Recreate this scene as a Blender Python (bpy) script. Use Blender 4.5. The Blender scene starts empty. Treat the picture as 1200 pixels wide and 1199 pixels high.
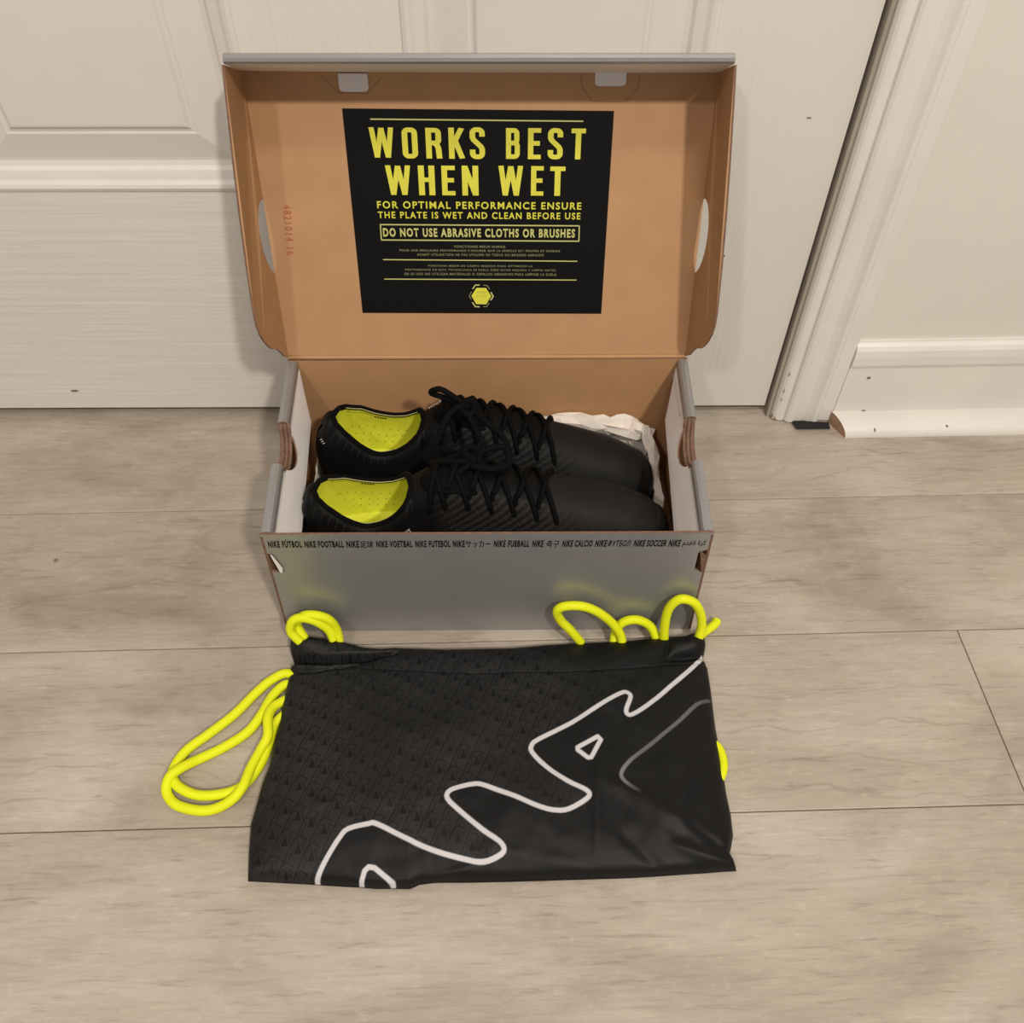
import bpy, bmesh, math, random
import numpy as np
from mathutils import Vector, Matrix
random.seed(7); np.random.seed(7)
SC = bpy.context.scene
COL = SC.collection
V = Vector
# ------------------------------------------------------------------ camera, world, lights, exposure
FPX, PITCH, YAW, ROLL = 1038.4963, .8681, .0341, .0051
CPOS = V((0, -.4003, .6246))
cp_, sp_ = math.cos(PITCH), math.sin(PITCH)
FWD = V((math.sin(YAW)*cp_, math.cos(YAW)*cp_, -sp_))
_r = V((math.cos(YAW), -math.sin(YAW), 0)); _u = _r.cross(FWD)
RGT = math.cos(ROLL)*_r + math.sin(ROLL)*_u
UPV = -math.sin(ROLL)*_r + math.cos(ROLL)*_u
cam = bpy.data.cameras.new('camera'); cam_o = bpy.data.objects.new('camera', cam); COL.objects.link(cam_o)
M = Matrix((RGT, UPV, -FWD)).transposed().to_4x4(); M.translation = CPOS
cam_o.matrix_world = M
cam.sensor_fit = 'HORIZONTAL'; cam.sensor_width = 36; cam.lens = FPX/1200*36
cam.clip_start = .01; cam.clip_end = 50
SC.camera = cam_o
SC.view_settings.view_transform = 'Standard'; SC.view_settings.look = 'None'
SC.view_settings.exposure = 0.0; SC.view_settings.gamma = 1.0; SC.view_settings.use_curve_mapping = False

wd = bpy.data.worlds.new('world'); SC.world = wd; wd.use_nodes = True
wd.node_tree.nodes['Background'].inputs[0].default_value = (1.0, .92, .84, 1)
wd.node_tree.nodes['Background'].inputs[1].default_value = .38

def lamp(name, loc, target, size, power, col):
    l = bpy.data.lights.new(name, 'AREA'); l.shape = 'DISK'; l.size = size; l.energy = power; l.color = col
    o = bpy.data.objects.new(name, l); COL.objects.link(o); o.location = loc
    o.rotation_euler = (V(target)-V(loc)).to_track_quat('-Z', 'Y').to_euler()
lamp('ceiling_lamp', (.80, -1.75, 2.25), (0, 0, 0), .14, 42, (1, .92, .82))
lamp('ceiling_lamp', (-.85, -1.70, 2.25), (0, 0, 0), .14, 15, (1, .88, .81))
lamp('ceiling_lamp', (.25, -.75, 2.3), (0, 0, 0), .30, 11, (1, .91, .83))

# ------------------------------------------------------------------ helpers
def ray(px, py):
    return FWD*FPX + RGT*(px-600) - UPV*(py-599.5)
def at(px, py, axis, val):                 # point of the picture on a plane of the room (x, y or z = val)
    d = ray(px, py); t = (val-CPOS[axis])/d[axis]; return CPOS + d*t
def at_pl(px, py, P0, N):
    d = ray(px, py); return CPOS + d*((P0-CPOS).dot(N)/d.dot(N))
def mat(name, col, rough=.6, metal=0, spec=.5, bump=None, var=None, sheen=0, coat=0):
    """bump=(scale, strength, distance, stretch)  var=(scale, amount, stretch)"""
    m = bpy.data.materials.new(name); m.use_nodes = True; nt = m.node_tree; b = nt.nodes['Principled BSDF']
    b.inputs['Base Color'].default_value = (*col, 1); b.inputs['Roughness'].default_value = rough
    b.inputs['Metallic'].default_value = metal; b.inputs['Specular IOR Level'].default_value = spec
    if sheen: b.inputs['Sheen Weight'].default_value = sheen
    if coat: b.inputs['Coat Weight'].default_value = coat
    def noise(scale, stretch, detail=5):
        tc = nt.nodes.new('ShaderNodeTexCoord'); mp = nt.nodes.new('ShaderNodeMapping')
        mp.inputs['Scale'].default_value = stretch
        n = nt.nodes.new('ShaderNodeTexNoise'); n.inputs['Scale'].default_value = scale; n.inputs['Detail'].default_value = detail
        nt.links.new(tc.outputs['Object'], mp.inputs[0]); nt.links.new(mp.outputs[0], n.inputs['Vector']); return n
    if var:
        n = noise(var[0], var[2] if len(var) > 2 else (1, 1, 1)); mr = nt.nodes.new('ShaderNodeMapRange')
        mr.inputs[3].default_value = 1-var[1]; mr.inputs[4].default_value = 1+var[1]
        mr.inputs[1].default_value = .3; mr.inputs[2].default_value = .7
        mx = nt.nodes.new('ShaderNodeMix'); mx.data_type = 'RGBA'; mx.blend_type = 'MULTIPLY'; mx.inputs[0].default_value = 1
        mx.inputs[6].default_value = (*col, 1)
        nt.links.new(n.outputs['Fac'], mr.inputs[0]); nt.links.new(mr.outputs[0], mx.inputs[7]); nt.links.new(mx.outputs[2], b.inputs['Base Color'])
    if bump:
        n = noise(bump[0], bump[3] if len(bump) > 3 else (1, 1, 1)); bp = nt.nodes.new('ShaderNodeBump')
        bp.inputs['Strength'].default_value = bump[1]; bp.inputs['Distance'].default_value = bump[2]
        nt.links.new(n.outputs['Fac'], bp.inputs['Height']); nt.links.new(bp.outputs[0], b.inputs['Normal'])
    return m
def link(o, parent=None):
    COL.objects.link(o)
    if parent is not None:
        o.parent = parent; o.matrix_parent_inverse = Matrix.Identity(4)
    return o
def mesh_obj(name, verts, faces, mats, parent=None, mi=None, smooth=False, tri=False, world=True):
    me = bpy.data.meshes.new(name)
    if parent is not None and world:
        inv = gmat(parent).inverted(); verts = [inv @ V(v) for v in verts]
    me.from_pydata([tuple(v) for v in verts], [], [tuple(f) for f in faces])
    for m in (mats if isinstance(mats, (list, tuple)) else [mats]): me.materials.append(m)
    if mi is not None: me.polygons.foreach_set('material_index', mi)
    if smooth: me.polygons.foreach_set('use_smooth', [True]*len(me.polygons))
    bm = bmesh.new(); bm.from_mesh(me); bmesh.ops.recalc_face_normals(bm, faces=bm.faces); bm.to_mesh(me); bm.free()
    o = bpy.data.objects.new(name, me); return link(o, parent)
def gmat(o):
    m = o.matrix_basis.copy()
    while o.parent: o = o.parent; m = o.matrix_basis @ m
    return m
def thing(name, label, cat, loc=(0, 0, 0), group=None, rot=(0, 0, 0)):
    o = bpy.data.objects.new(name, None); COL.objects.link(o); o.location = loc; o.rotation_euler = rot
    o.empty_display_size = .05; o['label'] = label; o['category'] = cat
    if group: o['group'] = group
    return o
def struct(o): o['kind'] = 'structure'; return o
def box(name, lo, hi, m, parent=None, bev=0, world=True):
    x0, y0, z0 = lo; x1, y1, z1 = hi
    vs = [(x, y, z) for x in (x0, x1) for y in (y0, y1) for z in (z0, z1)]
    fs = [(0, 1, 3, 2), (4, 6, 7, 5), (0, 4, 5, 1), (2, 3, 7, 6), (0, 2, 6, 4), (1, 5, 7, 3)]
    o = mesh_obj(name, vs, fs, m, parent, world=world)
    if bev:
        b = o.modifiers.new('b', 'BEVEL'); b.width = bev; b.segments = 2; b.limit_method = 'ANGLE'
    return o
def tess(poly):                              # ear-clip through blender
    from mathutils.geometry import tessellate_polygon
    return tessellate_polygon([[V((p[0], p[1], 0)) for p in poly]])
def plate(name, outline, fn, thick, mats, parent=None, side=1):
    """flat sheet: outline in (a,b); fn(a,b,d)->world, d = depth through the sheet; mats = front, back, edge"""
    n = len(outline); tr = tess(outline)
    vs = [fn(a, b, 0) for a, b in outline] + [fn(a, b, thick) for a, b in outline]
    fs, mi = [], []
    for t in tr: fs.append(tuple(t)); mi.append(0)
    for t in tr: fs.append(tuple(n+i for i in reversed(t))); mi.append(1)
    for i in range(n):
        j = (i+1) % n; fs.append((i, j, n+j, n+i)); mi.append(2)
    me = bpy.data.meshes.new(name)
    if parent is not None:
        inv = gmat(parent).inverted(); vs = [inv @ V(v) for v in vs]
    me.from_pydata([tuple(v) for v in vs], [], fs)
    for m in mats: me.materials.append(m)
    me.polygons.foreach_set('material_index', mi)
    bm = bmesh.new(); bm.from_mesh(me); bmesh.ops.recalc_face_normals(bm, faces=bm.faces); bm.to_mesh(me); bm.free()
    return link(bpy.data.objects.new(name, me), parent)
def tube(name, pts, r, m, parent=None, closed=False, seg=10, flat=1.0, sub=8, up=None, caps=True):
    """round (or flattened) cord through the points, Catmull-Rom smoothed; r number or list"""
    P = [V(p) for p in pts]; n = len(P); out = []
    rr = r if isinstance(r, (list, tuple)) else [r]*n; ro = []
    rng = range(n) if closed else range(n-1)
    for i in rng:
        if closed: a, b, c, d = P[(i-1) % n], P[i], P[(i+1) % n], P[(i+2) % n]
        else: a, b, c, d = P[max(i-1, 0)], P[i], P[i+1], P[min(i+2, n-1)]
        for k in range(sub):
            t = k/sub
            out.append(.5*((2*b)+(c-a)*t+(2*a-5*b+4*c-d)*t*t+(-a+3*b-3*c+d)*t**3)); ro.append(rr[i]*(1-t)+rr[(i+1) % n]*t)
    if not closed: out.append(P[-1]); ro.append(rr[-1])
    N = len(out); vs = []; fs = []
    nrm = None
    for i in range(N):
        T = (out[(i+1) % N]-out[i-1]) if (closed or 0 < i < N-1) else (out[1]-out[0] if i == 0 else out[-1]-out[-2])
        if T.length < 1e-9: T = V((1, 0, 0))
        T.normalize()
        if up is not None: nrm = (V(up)-T*V(up).dot(T))
        elif nrm is None: nrm = T.orthogonal()
        else: nrm = nrm-T*nrm.dot(T)
        if nrm.length < 1e-6: nrm = T.orthogonal()
        nrm.normalize(); B = T.cross(nrm)
        for k in range(seg):
            a = 2*math.pi*k/seg; vs.append(out[i]+(nrm*math.cos(a)*flat+B*math.sin(a))*ro[i])
    for i in range(N if closed else N-1):
        for k in range(seg):
            a = i*seg+k; b = i*seg+(k+1) % seg; c = ((i+1) % N)*seg+(k+1) % seg; d = ((i+1) % N)*seg+k; fs.append((a, b, c, d))
    if not closed and caps: fs.append(tuple(range(seg))[::-1]); fs.append(tuple((N-1)*seg+k for k in range(seg)))
    return mesh_obj(name, vs, fs, m, parent, smooth=True)
def text_mesh(name, s, size, fn, m, parent, width=None, offset=0, align='LEFT', shear=0, sx=1.0, space=1.0, height=None):
    """lettering as thin flat print laid on a surface by fn(x, y)->world point; width stretches it to fit"""
    cu = bpy.data.curves.new(name, 'FONT'); cu.body = s; cu.size = 1; cu.offset = offset; cu.shear = shear; cu.space_character = space
    cu.resolution_u = 3
    o = bpy.data.objects.new(name, cu); COL.objects.link(o)
    bpy.context.view_layer.update()
    dg = bpy.context.evaluated_depsgraph_get(); me = bpy.data.meshes.new_from_object(o.evaluated_get(dg))
    bpy.data.objects.remove(o); bpy.data.curves.remove(cu)
    n = len(me.vertices)
    if n == 0: return None
    co = np.zeros(n*3); me.vertices.foreach_get('co', co); co = co.reshape(-1, 3)
    x0, x1 = co[:, 0].min(), co[:, 0].max(); y0, y1 = co[:, 1].min(), co[:, 1].max()
    kx = (width/(x1-x0)) if width else size*sx
    ky = size if height is None else height/(y1-y0)
    X = (co[:, 0]-x0)*kx; Y = (co[:, 1]-(y0 if height else 0))*ky
    if align == 'CENTER': X = X-(x1-x0)*kx/2
    inv = gmat(parent).inverted()
    for i, v in enumerate(me.vertices): v.co = inv @ fn(X[i], Y[i])
    me.materials.clear(); me.materials.append(m)
    no = bpy.data.objects.new(name, me); return link(no, parent)

# ------------------------------------------------------------------ materials
paint = mat('white_paint', (.665, .635, .580), .42, bump=(60, .15, .001), var=(9, .03))
paint_h = mat('door_paint_grain_across', (.665, .635, .580), .45, bump=(17, .40, .0018, (.35, 1, 10)), var=(5, .03))
paint_v = mat('door_paint_grain_up', (.665, .635, .580), .45, bump=(22, .4, .0016, (12, 1, .5)), var=(5, .03))
trimp = mat('trim_paint', (.70, .67, .62), .38, bump=(40, .1, .001), var=(14, .04))
rawwood = mat('bare_fibreboard', (.36, .22, .13), .8, bump=(300, .4, .0005), var=(120, .15))
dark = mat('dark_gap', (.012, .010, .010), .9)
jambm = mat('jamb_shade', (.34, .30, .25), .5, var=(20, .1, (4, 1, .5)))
scuff = mat('scuff_mark', (.17, .14, .12), .8)
groove = mat('floor_groove', (.15, .11, .08), .8)
kraft = mat('kraft_card', (.43, .238, .112), .62, bump=(160, .12, .0006), var=(35, .05))
kraft_edge = mat('card_raw_edge', (.17, .095, .06), .8, bump=(500, .5, .0004), var=(250, .25))
silver = mat('silver_card', (.325, .32, .32), .34, metal=.45, bump=(220, .06, .0004), var=(25, .04))
innerw = mat('white_lined_card', (.80, .775, .755), .5, bump=(150, .08, .0005), var=(30, .03))
tabw = mat('white_tab', (.70, .69, .71), .5)
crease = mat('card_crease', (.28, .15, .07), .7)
blackprint = mat('black_print', (.003, .003, .003), .6, spec=.12)
yprint = mat('lime_print', (.62, .60, .045), .5, var=(60, .06))
ypale = mat('pale_lime_print', (.50, .49, .16), .5)
ydim = mat('dim_lime_print', (.20, .195, .09), .5)
redink = mat('red_ink', (.40, .10, .05), .7)
faint = mat('faint_grey_print', (.34, .32, .31), .6)
knit = mat('black_knit', (.0024, .0024, .0024), .8, spec=.09, bump=(900, .5, .0006), sheen=0)
lacem = mat('black_lace', (.0026, .0026, .0026), .8, spec=.10, bump=(1500, .5, .0004))
plate_m = mat('black_plate', (.006, .006, .006), .4, spec=.2)
lime = mat('lime_lining', (.84, .86, .055), .7, bump=(700, .3, .0004), var=(60, .08))
lime_in = mat('lime_insole', (.70, .72, .05), .8, var=(60, .08))
limeedge = mat('pale_edge_piping', (.55, .53, .25), .6)
pale_in = mat('pale_insole_patch', (.52, .52, .36), .8, var=(90, .1))
whiteprint = mat('white_print', (.55, .55, .55), .5)
tissue = mat('white_tissue', (.72, .66, .59), .8, var=(30, .05))
cordm = mat('neon_yellow_cord', (.74, .80, .010), .6, spec=.25, bump=(900, .35, .0006))

# ------------------------------------------------------------------ floor of planks
def plank_material():
    m = bpy.data.materials.new('grey_oak_laminate'); m.use_nodes = True; nt = m.node_tree; N = nt.nodes; Lk = nt.links
    b = N['Principled BSDF']; b.inputs['Roughness'].default_value = .42; b.inputs['Specular IOR Level'].default_value = .35
    tc = N.new('ShaderNodeTexCoord'); oi = N.new('ShaderNodeObjectInfo'); add = N.new('ShaderNodeVectorMath'); add.operation = 'ADD'
    cmb = N.new('ShaderNodeCombineXYZ'); mul = N.new('ShaderNodeMath'); mul.operation = 'MULTIPLY'; mul.inputs[1].default_value = 37
    Lk.new(oi.outputs['Random'], mul.inputs[0]); Lk.new(mul.outputs[0], cmb.inputs[2]); Lk.new(tc.outputs['Object'], add.inputs[0]); Lk.new(cmb.outputs[0], add.inputs[1])
    def nz(scale, st, detail=6, dist=0, rough=.55):
        mp = N.new('ShaderNodeMapping'); mp.inputs['Scale'].default_value = st; n = N.new('ShaderNodeTexNoise')
        n.inputs['Scale'].default_value = scale; n.inputs['Detail'].default_value = detail; n.inputs['Distortion'].default_value = dist; n.inputs['Roughness'].default_value = rough
        Lk.new(add.outputs[0], mp.inputs[0]); Lk.new(mp.outputs[0], n.inputs['Vector']); return n
    def ramp(src, stops):
        r = N.new('ShaderNodeValToRGB'); r.color_ramp.elements[0].position = stops[0][0]; r.color_ramp.elements[0].color = (*stops[0][1], 1)
        r.color_ramp.elements[1].position = stops[-1][0]; r.color_ramp.elements[1].color = (*stops[-1][1], 1)
        for p, c in stops[1:-1]: e = r.color_ramp.elements.new(p); e.color = (*c, 1)
        Lk.new(src, r.inputs[0]); return r
    def mixm(a, bb, fac=1, mode='MULTIPLY'):
        x = N.new('ShaderNodeMix'); x.data_type = 'RGBA'; x.blend_type = mode; x.inputs[0].default_value = fac
        Lk.new(a, x.inputs[6]); Lk.new(bb, x.inputs[7]); return x.outputs[2]
    base = ramp(nz(5, (1, 2.6, 1), 6, .6).outputs['Fac'], [(.28, (.320, .268, .213)), (.5, (.412, .360, .295)), (.72, (.495, .445, .378))])
    grain = ramp(nz(11, (1, 12, 1), 8, 1.6, .62).outputs['Fac'], [(.26, (.78, .76, .73)), (.42, (.97, .965, .96)), (.7, (1.06, 1.06, 1.06))])
    fine = ramp(nz(90, (1, 9, 1), 5).outputs['Fac'], [(.3, (.93, .93, .93)), (.7, (1.05, 1.05, 1.05))])
    # cathedral lines: thin darker veins that wander along the plank
    wv = N.new('ShaderNodeTexWave'); wv.wave_type = 'BANDS'; wv.bands_direction = 'Y'; wv.inputs['Scale'].default_value = 13; wv.inputs['Distortion'].default_value = 9
    wv.inputs['Detail'].default_value = 3; wv.inputs['Detail Scale'].default_value = 1.2
    mp = N.new('ShaderNodeMapping'); mp.inputs['Scale'].default_value = (.5, 1, 1); Lk.new(add.outputs[0], mp.inputs[0]); Lk.new(mp.outputs[0], wv.inputs['Vector'])
    vein = ramp(wv.outputs['Fac'], [(0, (.70, .66, .61)), (.022, (.985, .98, .98)), (.95, (1, 1, 1)), (1, (1.12, 1.12, 1.12))])
    mid = ramp(nz(26, (1, 11, 1), 7, .7, .65).outputs['Fac'], [(.30, (.74, .71, .68)), (.44, (.97, .965, .96)), (.60, (1.0, 1.0, 1.0)), (.74, (1.12, 1.115, 1.10))])
    patchy = nz(4, (1, 2.5, 1), 3); smudge = ramp(nz(5, (1, 1.8, 1), 7, .8, .65).outputs['Fac'], [(.30, (.78, .76, .74)), (.47, (.98, .98, .98)), (.70, (1.08, 1.08, 1.08))])
    c = mixm(base.outputs[0], grain.outputs[0], .62); c = mixm(c, fine.outputs[0], .8); mr = N.new('ShaderNodeMapRange'); mr.inputs[1].default_value = .48; mr.inputs[2].default_value = .66; mr.inputs[4].default_value = .55
    Lk.new(patchy.outputs['Fac'], mr.inputs[0]); vx = N.new('ShaderNodeMix'); vx.data_type = 'RGBA'; vx.blend_type = 'MULTIPLY'
    Lk.new(mr.outputs[0], vx.inputs[0]); Lk.new(c, vx.inputs[6]); Lk.new(vein.outputs[0], vx.inputs[7]); c = vx.outputs[2]; c = mixm(c, mid.outputs[0], 1.0); c = mixm(c, smudge.outputs[0], .8)
    # pale flecks across the grain and a few dark specks
    fl = ramp(nz(85, (1, 1.5, 1), 8, .4, .7).outputs['Fac'], [(.55, (0, 0, 0)), (.75, (.09, .085, .078))])
    c = mixm(c, fl.outputs[0], .8, 'ADD')
    vo = N.new('ShaderNodeTexVoronoi'); vo.inputs['Scale'].default_value = 7; Lk.new(add.outputs[0], vo.inputs['Vector'])
    sp = ramp(vo.outputs['Distance'], [(.012, (.35, .28, .24)), (.02, (1, 1, 1))]); c = mixm(c, sp.outputs[0], .8)
    Lk.new(c, b.inputs['Base Color'])
    bp = N.new('ShaderNodeBump'); bp.inputs['Strength'].default_value = .25; bp.inputs['Distance'].default_value = .0006
    Lk.new(grain.outputs[0], bp.inputs['Height']); Lk.new(bp.outputs[0], b.inputs['Normal'])
    return m
plankm = plank_material()
GAP = .0007
floor = struct(box('floor', (-1.3, -1.2, -.02), (1.4, .60, -.0025), groove))
PW = .1482; Y1 = .1375
for k, (xs) in enumerate([(-1.3, .9, 1.4), (-1.3, 1.0, 1.4), (-1.3, .3841, 1.4), (-1.3, -.75, .62, 1.4), (-1.3, -.5, .9, 1.4), (-1.3, .1, 1.4), (-1.3, -.9, .5, 1.4), (-1.3, 0., 1.4)]):
    # row k: from Y1+PW downwards; the third row holds the cross joint seen right of the bag
    y1 = Y1+PW*(1-k); y0 = y1-PW
    if k == 0: y1 = .60
    for i in range(len(xs)-1):
        o = box('plank', (xs[i]+GAP/2, y0+GAP/2, -.008), (xs[i+1]-GAP/2, y1-GAP/2, 0), plankm, floor, bev=.0007)

# ------------------------------------------------------------------ door
DS = -.0215
def dw(x, z, out=0):  return V((x, .2593+DS*x-out, z))
def dplate(name, x0, x1, z0, z1, m, parent, front=0, back=-.035):
    vs = [dw(x, z, o) for x in (x0, x1) for z in (z0, z1) for o in (back, front)]
    fs = [(0, 1, 3, 2), (4, 6, 7, 5), (0, 4, 5, 1), (2, 3, 7, 6), (0, 2, 6, 4), (1, 5, 7, 3)]
    return mesh_obj(name, vs, fs, m, parent)
door = bpy.data.objects.new('door_1', None); COL.objects.link(door); struct(door)
door['label'] = 'white painted panel door with raised fields behind the open shoe box'
DX0, DXR, DZ0, DZT = -.62, .2775, .0105, 1.2
PB, PT = .2458, .95           # panel opening bottom / top
LP = (-.412, -.1725); RP = (-.0575, .166)   # openings of the two panels
def stile(name, x0, x1, z0, z1, m):
    o = dplate(name, x0, x1, z0, z1, m, door); return o
stile('stile', DX0, LP[0], PB, DZT, paint_v)
stile('stile', LP[1], RP[0], PB, DZT, paint_v)
stile('stile', RP[1], DXR, DZ0, DZT, paint_v)
stile('rail', DX0, RP[1], DZ0, PB, paint_h)
stile('rail', LP[0], LP[1], PT, DZT, paint_h); stile('rail', RP[0], RP[1], PT, DZT, paint_h)
for (x0, x1) in (LP, RP):
    prof = [(0, 0), (.0012, .0012), (.004, .0022), (.0068, .0014), (.0085, .0002), (.0100, -.0008), (.0135, -.0018), (.0170, -.0030), (.0195, -.0056), (.0235, -.0068), (.0260, -.0066), (.0470, -.0022), (.0490, -.0028), (.0508, -.0024), (.0535, -.0002), (.0550, 0)]
    vs, fs = [], []
    for d, o in prof:
        for x, z in ((x0+d, PB+d), (x1-d, PB+d), (x1-d, PT-d), (x0+d, PT-d)): vs.append(dw(x, z, o))
    for i in range(len(prof)-1):
        for k in range(4):
            a = i*4+k; b = i*4+(k+1) % 4; fs.append((a, b, b+4, a+4))
    n = (len(prof)-1)*4; fs.append((n, n+1, n+2, n+3))
    o = mesh_obj('panel', vs, fs, paint, door)
# small scuffs on the door bottom rail
def blob(name, cx, cz, w, h, m, parent, fn, seed=0):
    rnd = random.Random(seed); pts = []
    for k in range(9):
        a = 2*math.pi*k/9; r = .6+.5*rnd.random(); pts.append((cx+math.cos(a)*w*r/2, cz+math.sin(a)*h*r/2))
    return plate(name, pts, fn, .0004, (m, m, m), parent)
def on_door(px, py):
    P = at(px, py, 1, .2593)
    for _ in range(5): P = at(px, py, 1, .2593+DS*P.x)
    return P
for px, py, w, h in ((88, 458, .010, .0028), (848, 300, .003, .002), (948, 138, .004, .0015)):
    P = on_door(px, py); blob('scuff', P.x, P.z, w, h, scuff, door, lambda a, b, d: dw(a, b, .0003-d), int(px))

# ------------------------------------------------------------------ casing, wall, baseboard, quarter round on the right
def extrude_profile(name, prof, fn, z0, z1, m, parent=None, smooth=False, mi=None):
    """prof closed polygon in (a,b)"""
    n = len(prof); vs = [fn(a, b, z0) for a, b in prof]+[fn(a, b, z1) for a, b in prof]
    fs = [(i, (i+1) % n, n+(i+1) % n, n+i) for i in range(n)]
    tr = tess(prof); fs += [tuple(t) for t in tr]+[tuple(n+i for i in t) for t in tr]
    mm = ([0]*n+[1]*(2*len(tr))) if isinstance(m, (list, tuple)) else None
    return mesh_obj(name, vs, fs, m, parent, mi=mm)
wall = struct(box('wall_back', (.343, .2440, 0), (1.4, .40, 1.3), paint))
wall['label'] = 'off-white painted wall panel right of the door casing'
# jamb and door stop seen in the gap
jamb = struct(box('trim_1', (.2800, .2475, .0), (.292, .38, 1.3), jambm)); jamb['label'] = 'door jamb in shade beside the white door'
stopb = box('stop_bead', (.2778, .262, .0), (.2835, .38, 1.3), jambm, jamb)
cas = [(.2835, .30), (.2835, .2450), (.2850, .2422), (.2872, .2406), (.2900, .2400), (.2945, .2398), (.2950, .2410), (.2965, .2386), (.2990, .2372), (.3040, .2366),
       (.3100, .2382), (.3150, .2394), (.3200, .2374), (.3235, .2352), (.3270, .2348), (.3286, .2366), (.3290, .2392), (.3330, .2390), (.3420, .2384), (.3428, .2400), (.3430, .30)]
casing = struct(extrude_profile('trim_2', cas, lambda a, b, z: V((a, b, z)), .0022, 1.3, trimp)); casing['label'] = 'moulded white door casing with worn foot'
# dark scrap of underlay under the casing foot
e = mesh_obj('underlay_scrap', [at(929, 496, 2, .001), at(972, 498, 2, .001), at(973, 502.5, 2, .001), at(934, 503, 2, .001), at(929, 496, 2, .004)+V((0, .004, 0)), at(972, 498, 2, .004)+V((0, .004, 0)), at(973, 502.5, 2, .003), at(934, 503, 2, .003)],
              [(0, 1, 2, 3), (4, 5, 6, 7), (0, 1, 5, 4), (1, 2, 6, 5), (2, 3, 7, 6), (3, 0, 4, 7)], dark, casing)
chip = mesh_obj('chipped_edge', [V((.2832, .2450, .0024)), V((.2872, .2400, .0024)), V((.2890, .2394, .0030)), V((.2836, .2444, .0085)), V((.2855, .2416, .0060)), V((.2838, .2440, .0028))],
                [(0, 1, 4, 3), (1, 2, 4), (3, 4, 2, 5)], rawwood, casing)
for z, yy, w in ((.062, .2437, .0018), (.041, .2437, .0013), (.030, .2436, .0010)):
    blob('chip', .2872, z, w, .006, rawwood, casing, lambda a, b, d: V((a, .2406-.0003+d-(a-.2872)*.2, b)), int(z*1000))
# baseboard
bb = [(.2515, 0), (.2376, 0), (.2376, .0722), (.2360, .0730), (.2353, .0760), (.2352, .0850), (.2360, .0920), (.2380, .0960), (.2405, .0985), (.2412, .0995), (.2412, .1002), (.2515, .1002)]
base = struct(extrude_profile('baseboard_back', [(a, b) for a, b in bb], lambda a, b, x: V((x, a, b)), .3422, 1.4, trimp)); base['label'] = 'white baseboard with moulded cap right of the casing'
for px, py, w, h in ((1018, 443, .0045, .0035), (1012, 481, .004, .003)):
    P = at(px, py, 1, .2376); blob('paint_chip', P.x, P.z, w, h, scuff, base, lambda a, b, d: V((a, .2373+d, b)), px)
R_ = .0185
qr = [(.2376, 0)]+[(.2376-.0226*math.cos(t), .0150*math.sin(t)) for t in [k*math.pi/2/10 for k in range(11)]]
XQ = .3520
n = len(qr)
quarter = struct(extrude_profile('trim_3', qr, lambda a, b, x: V((x-max(a-.215, 0)*.50*(x < 1), a, b)), XQ, 1.4, [trimp, rawwood])); quarter['label'] = 'white quarter round moulding with a bare brown cut end'
for px, py, w, h in ((1025, 503, .0022, .0042), (1110, 500, .003, .002)):
    P = at(px, py, 1, .219); blob('nail_mark', P.x, P.z, w, h, scuff, quarter, lambda a, b, d, PP=P: V((a, .2376-.0226*math.sqrt(max(1-(b/.0150)**2, 0))-.0004+d, b)), px)
# black sheet painting the door gap's shade, rest of the room's wall to the left
struct(box('wall_left', (-1.3, .27, 0), (DX0-.004, .40, 1.3), paint))['label'] = 'painted wall left of the door'
struct(box('gap_shade', (DX0-.004, .33, -.006), (.2800, .345, 1.3), dark))['label'] = 'black sheet painting the shade behind the gap under the door'

# ------------------------------------------------------------------ shoe box
HB = .1406
sbx = thing('shoe_box', 'open silver-grey cardboard shoe box with brown inside, lid leaning on the door', 'box', (-.0043, .088, 0))
FBL, FBR = V((-.1718, .0035, 0)), V((.1625, -.0035, 0))
RBL, RBR = V((-.1688, .1805, 0)), V((.1662, .1748, 0))
FTL, FTR = at(304, 627, 2, HB), at(837, 624.5, 2, HB)
RTL, RTR = V((-.1688, .1812, HB)), V((.1662, .1752, HB))
def quadfn(p00, p10, p11, p01, ndir):
    N = (p10-p00).cross(p01-p00).normalized(); N = N if N.dot(V(ndir)) > 0 else -N
    def fn(a, b, d=0): return (p00*(1-a)*(1-b)+p10*a*(1-b)+p11*a*b+p01*(1-a)*b)-N*d
    fn.N = N; return fn
TH = .0018
front = quadfn(FBL, FBR, FTR, FTL, (0, -1, 0))
# little notches near the top corners of the front, with the lock tabs standing in them
plate('front_panel', [(0, .003), (1, .003), (1, .62), (.975, .66), (.975, .82), (1, .86), (1, 1), (0, 1), (0, .84), (.014, .82), (.030, .70), (.032, .65), (.018, .65), (0, .67)], front, TH, (silver, kraft, kraft_edge), sbx)
for (a0, a1, c0, c1) in ((.012, .024, .83, .66), (.978, .994, .84, .66)):
    plate('lock_tab', [(a0, c0), (a0+.004, c0), (a1+.008, c1+.05), (a1+.006, c1), (a0+.012, c1)] if a0 < .5 else [(a0, c0), (a1, c0-.05), (a1, c1-.02), (a0+.012, c1)], lambda a, b, d: front(a, b, d)+V((0, -.0012, 0)), TH, (innerw if a0 < .5 else kraft_edge, kraft, kraft_edge), sbx)
rear = quadfn(RBL, RBR, RTR, RTL, (0, 1, 0))
plate('rear_panel', [(0, 0), (1, 0), (1, 1), (0, 1)], rear, TH, (silver, kraft, kraft_edge), sbx)
plate('bottom', [(0.01, .01), (.99, .01), (.99, .99), (.01, .99)], lambda a, b, d: (FBL*(1-a)*(1-b)+FBR*a*(1-b)+RBR*a*b+RBL*(1-a)*b)+V((0, 0, .0006+d)), TH, (silver, kraft, kraft_edge), sbx)
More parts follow.
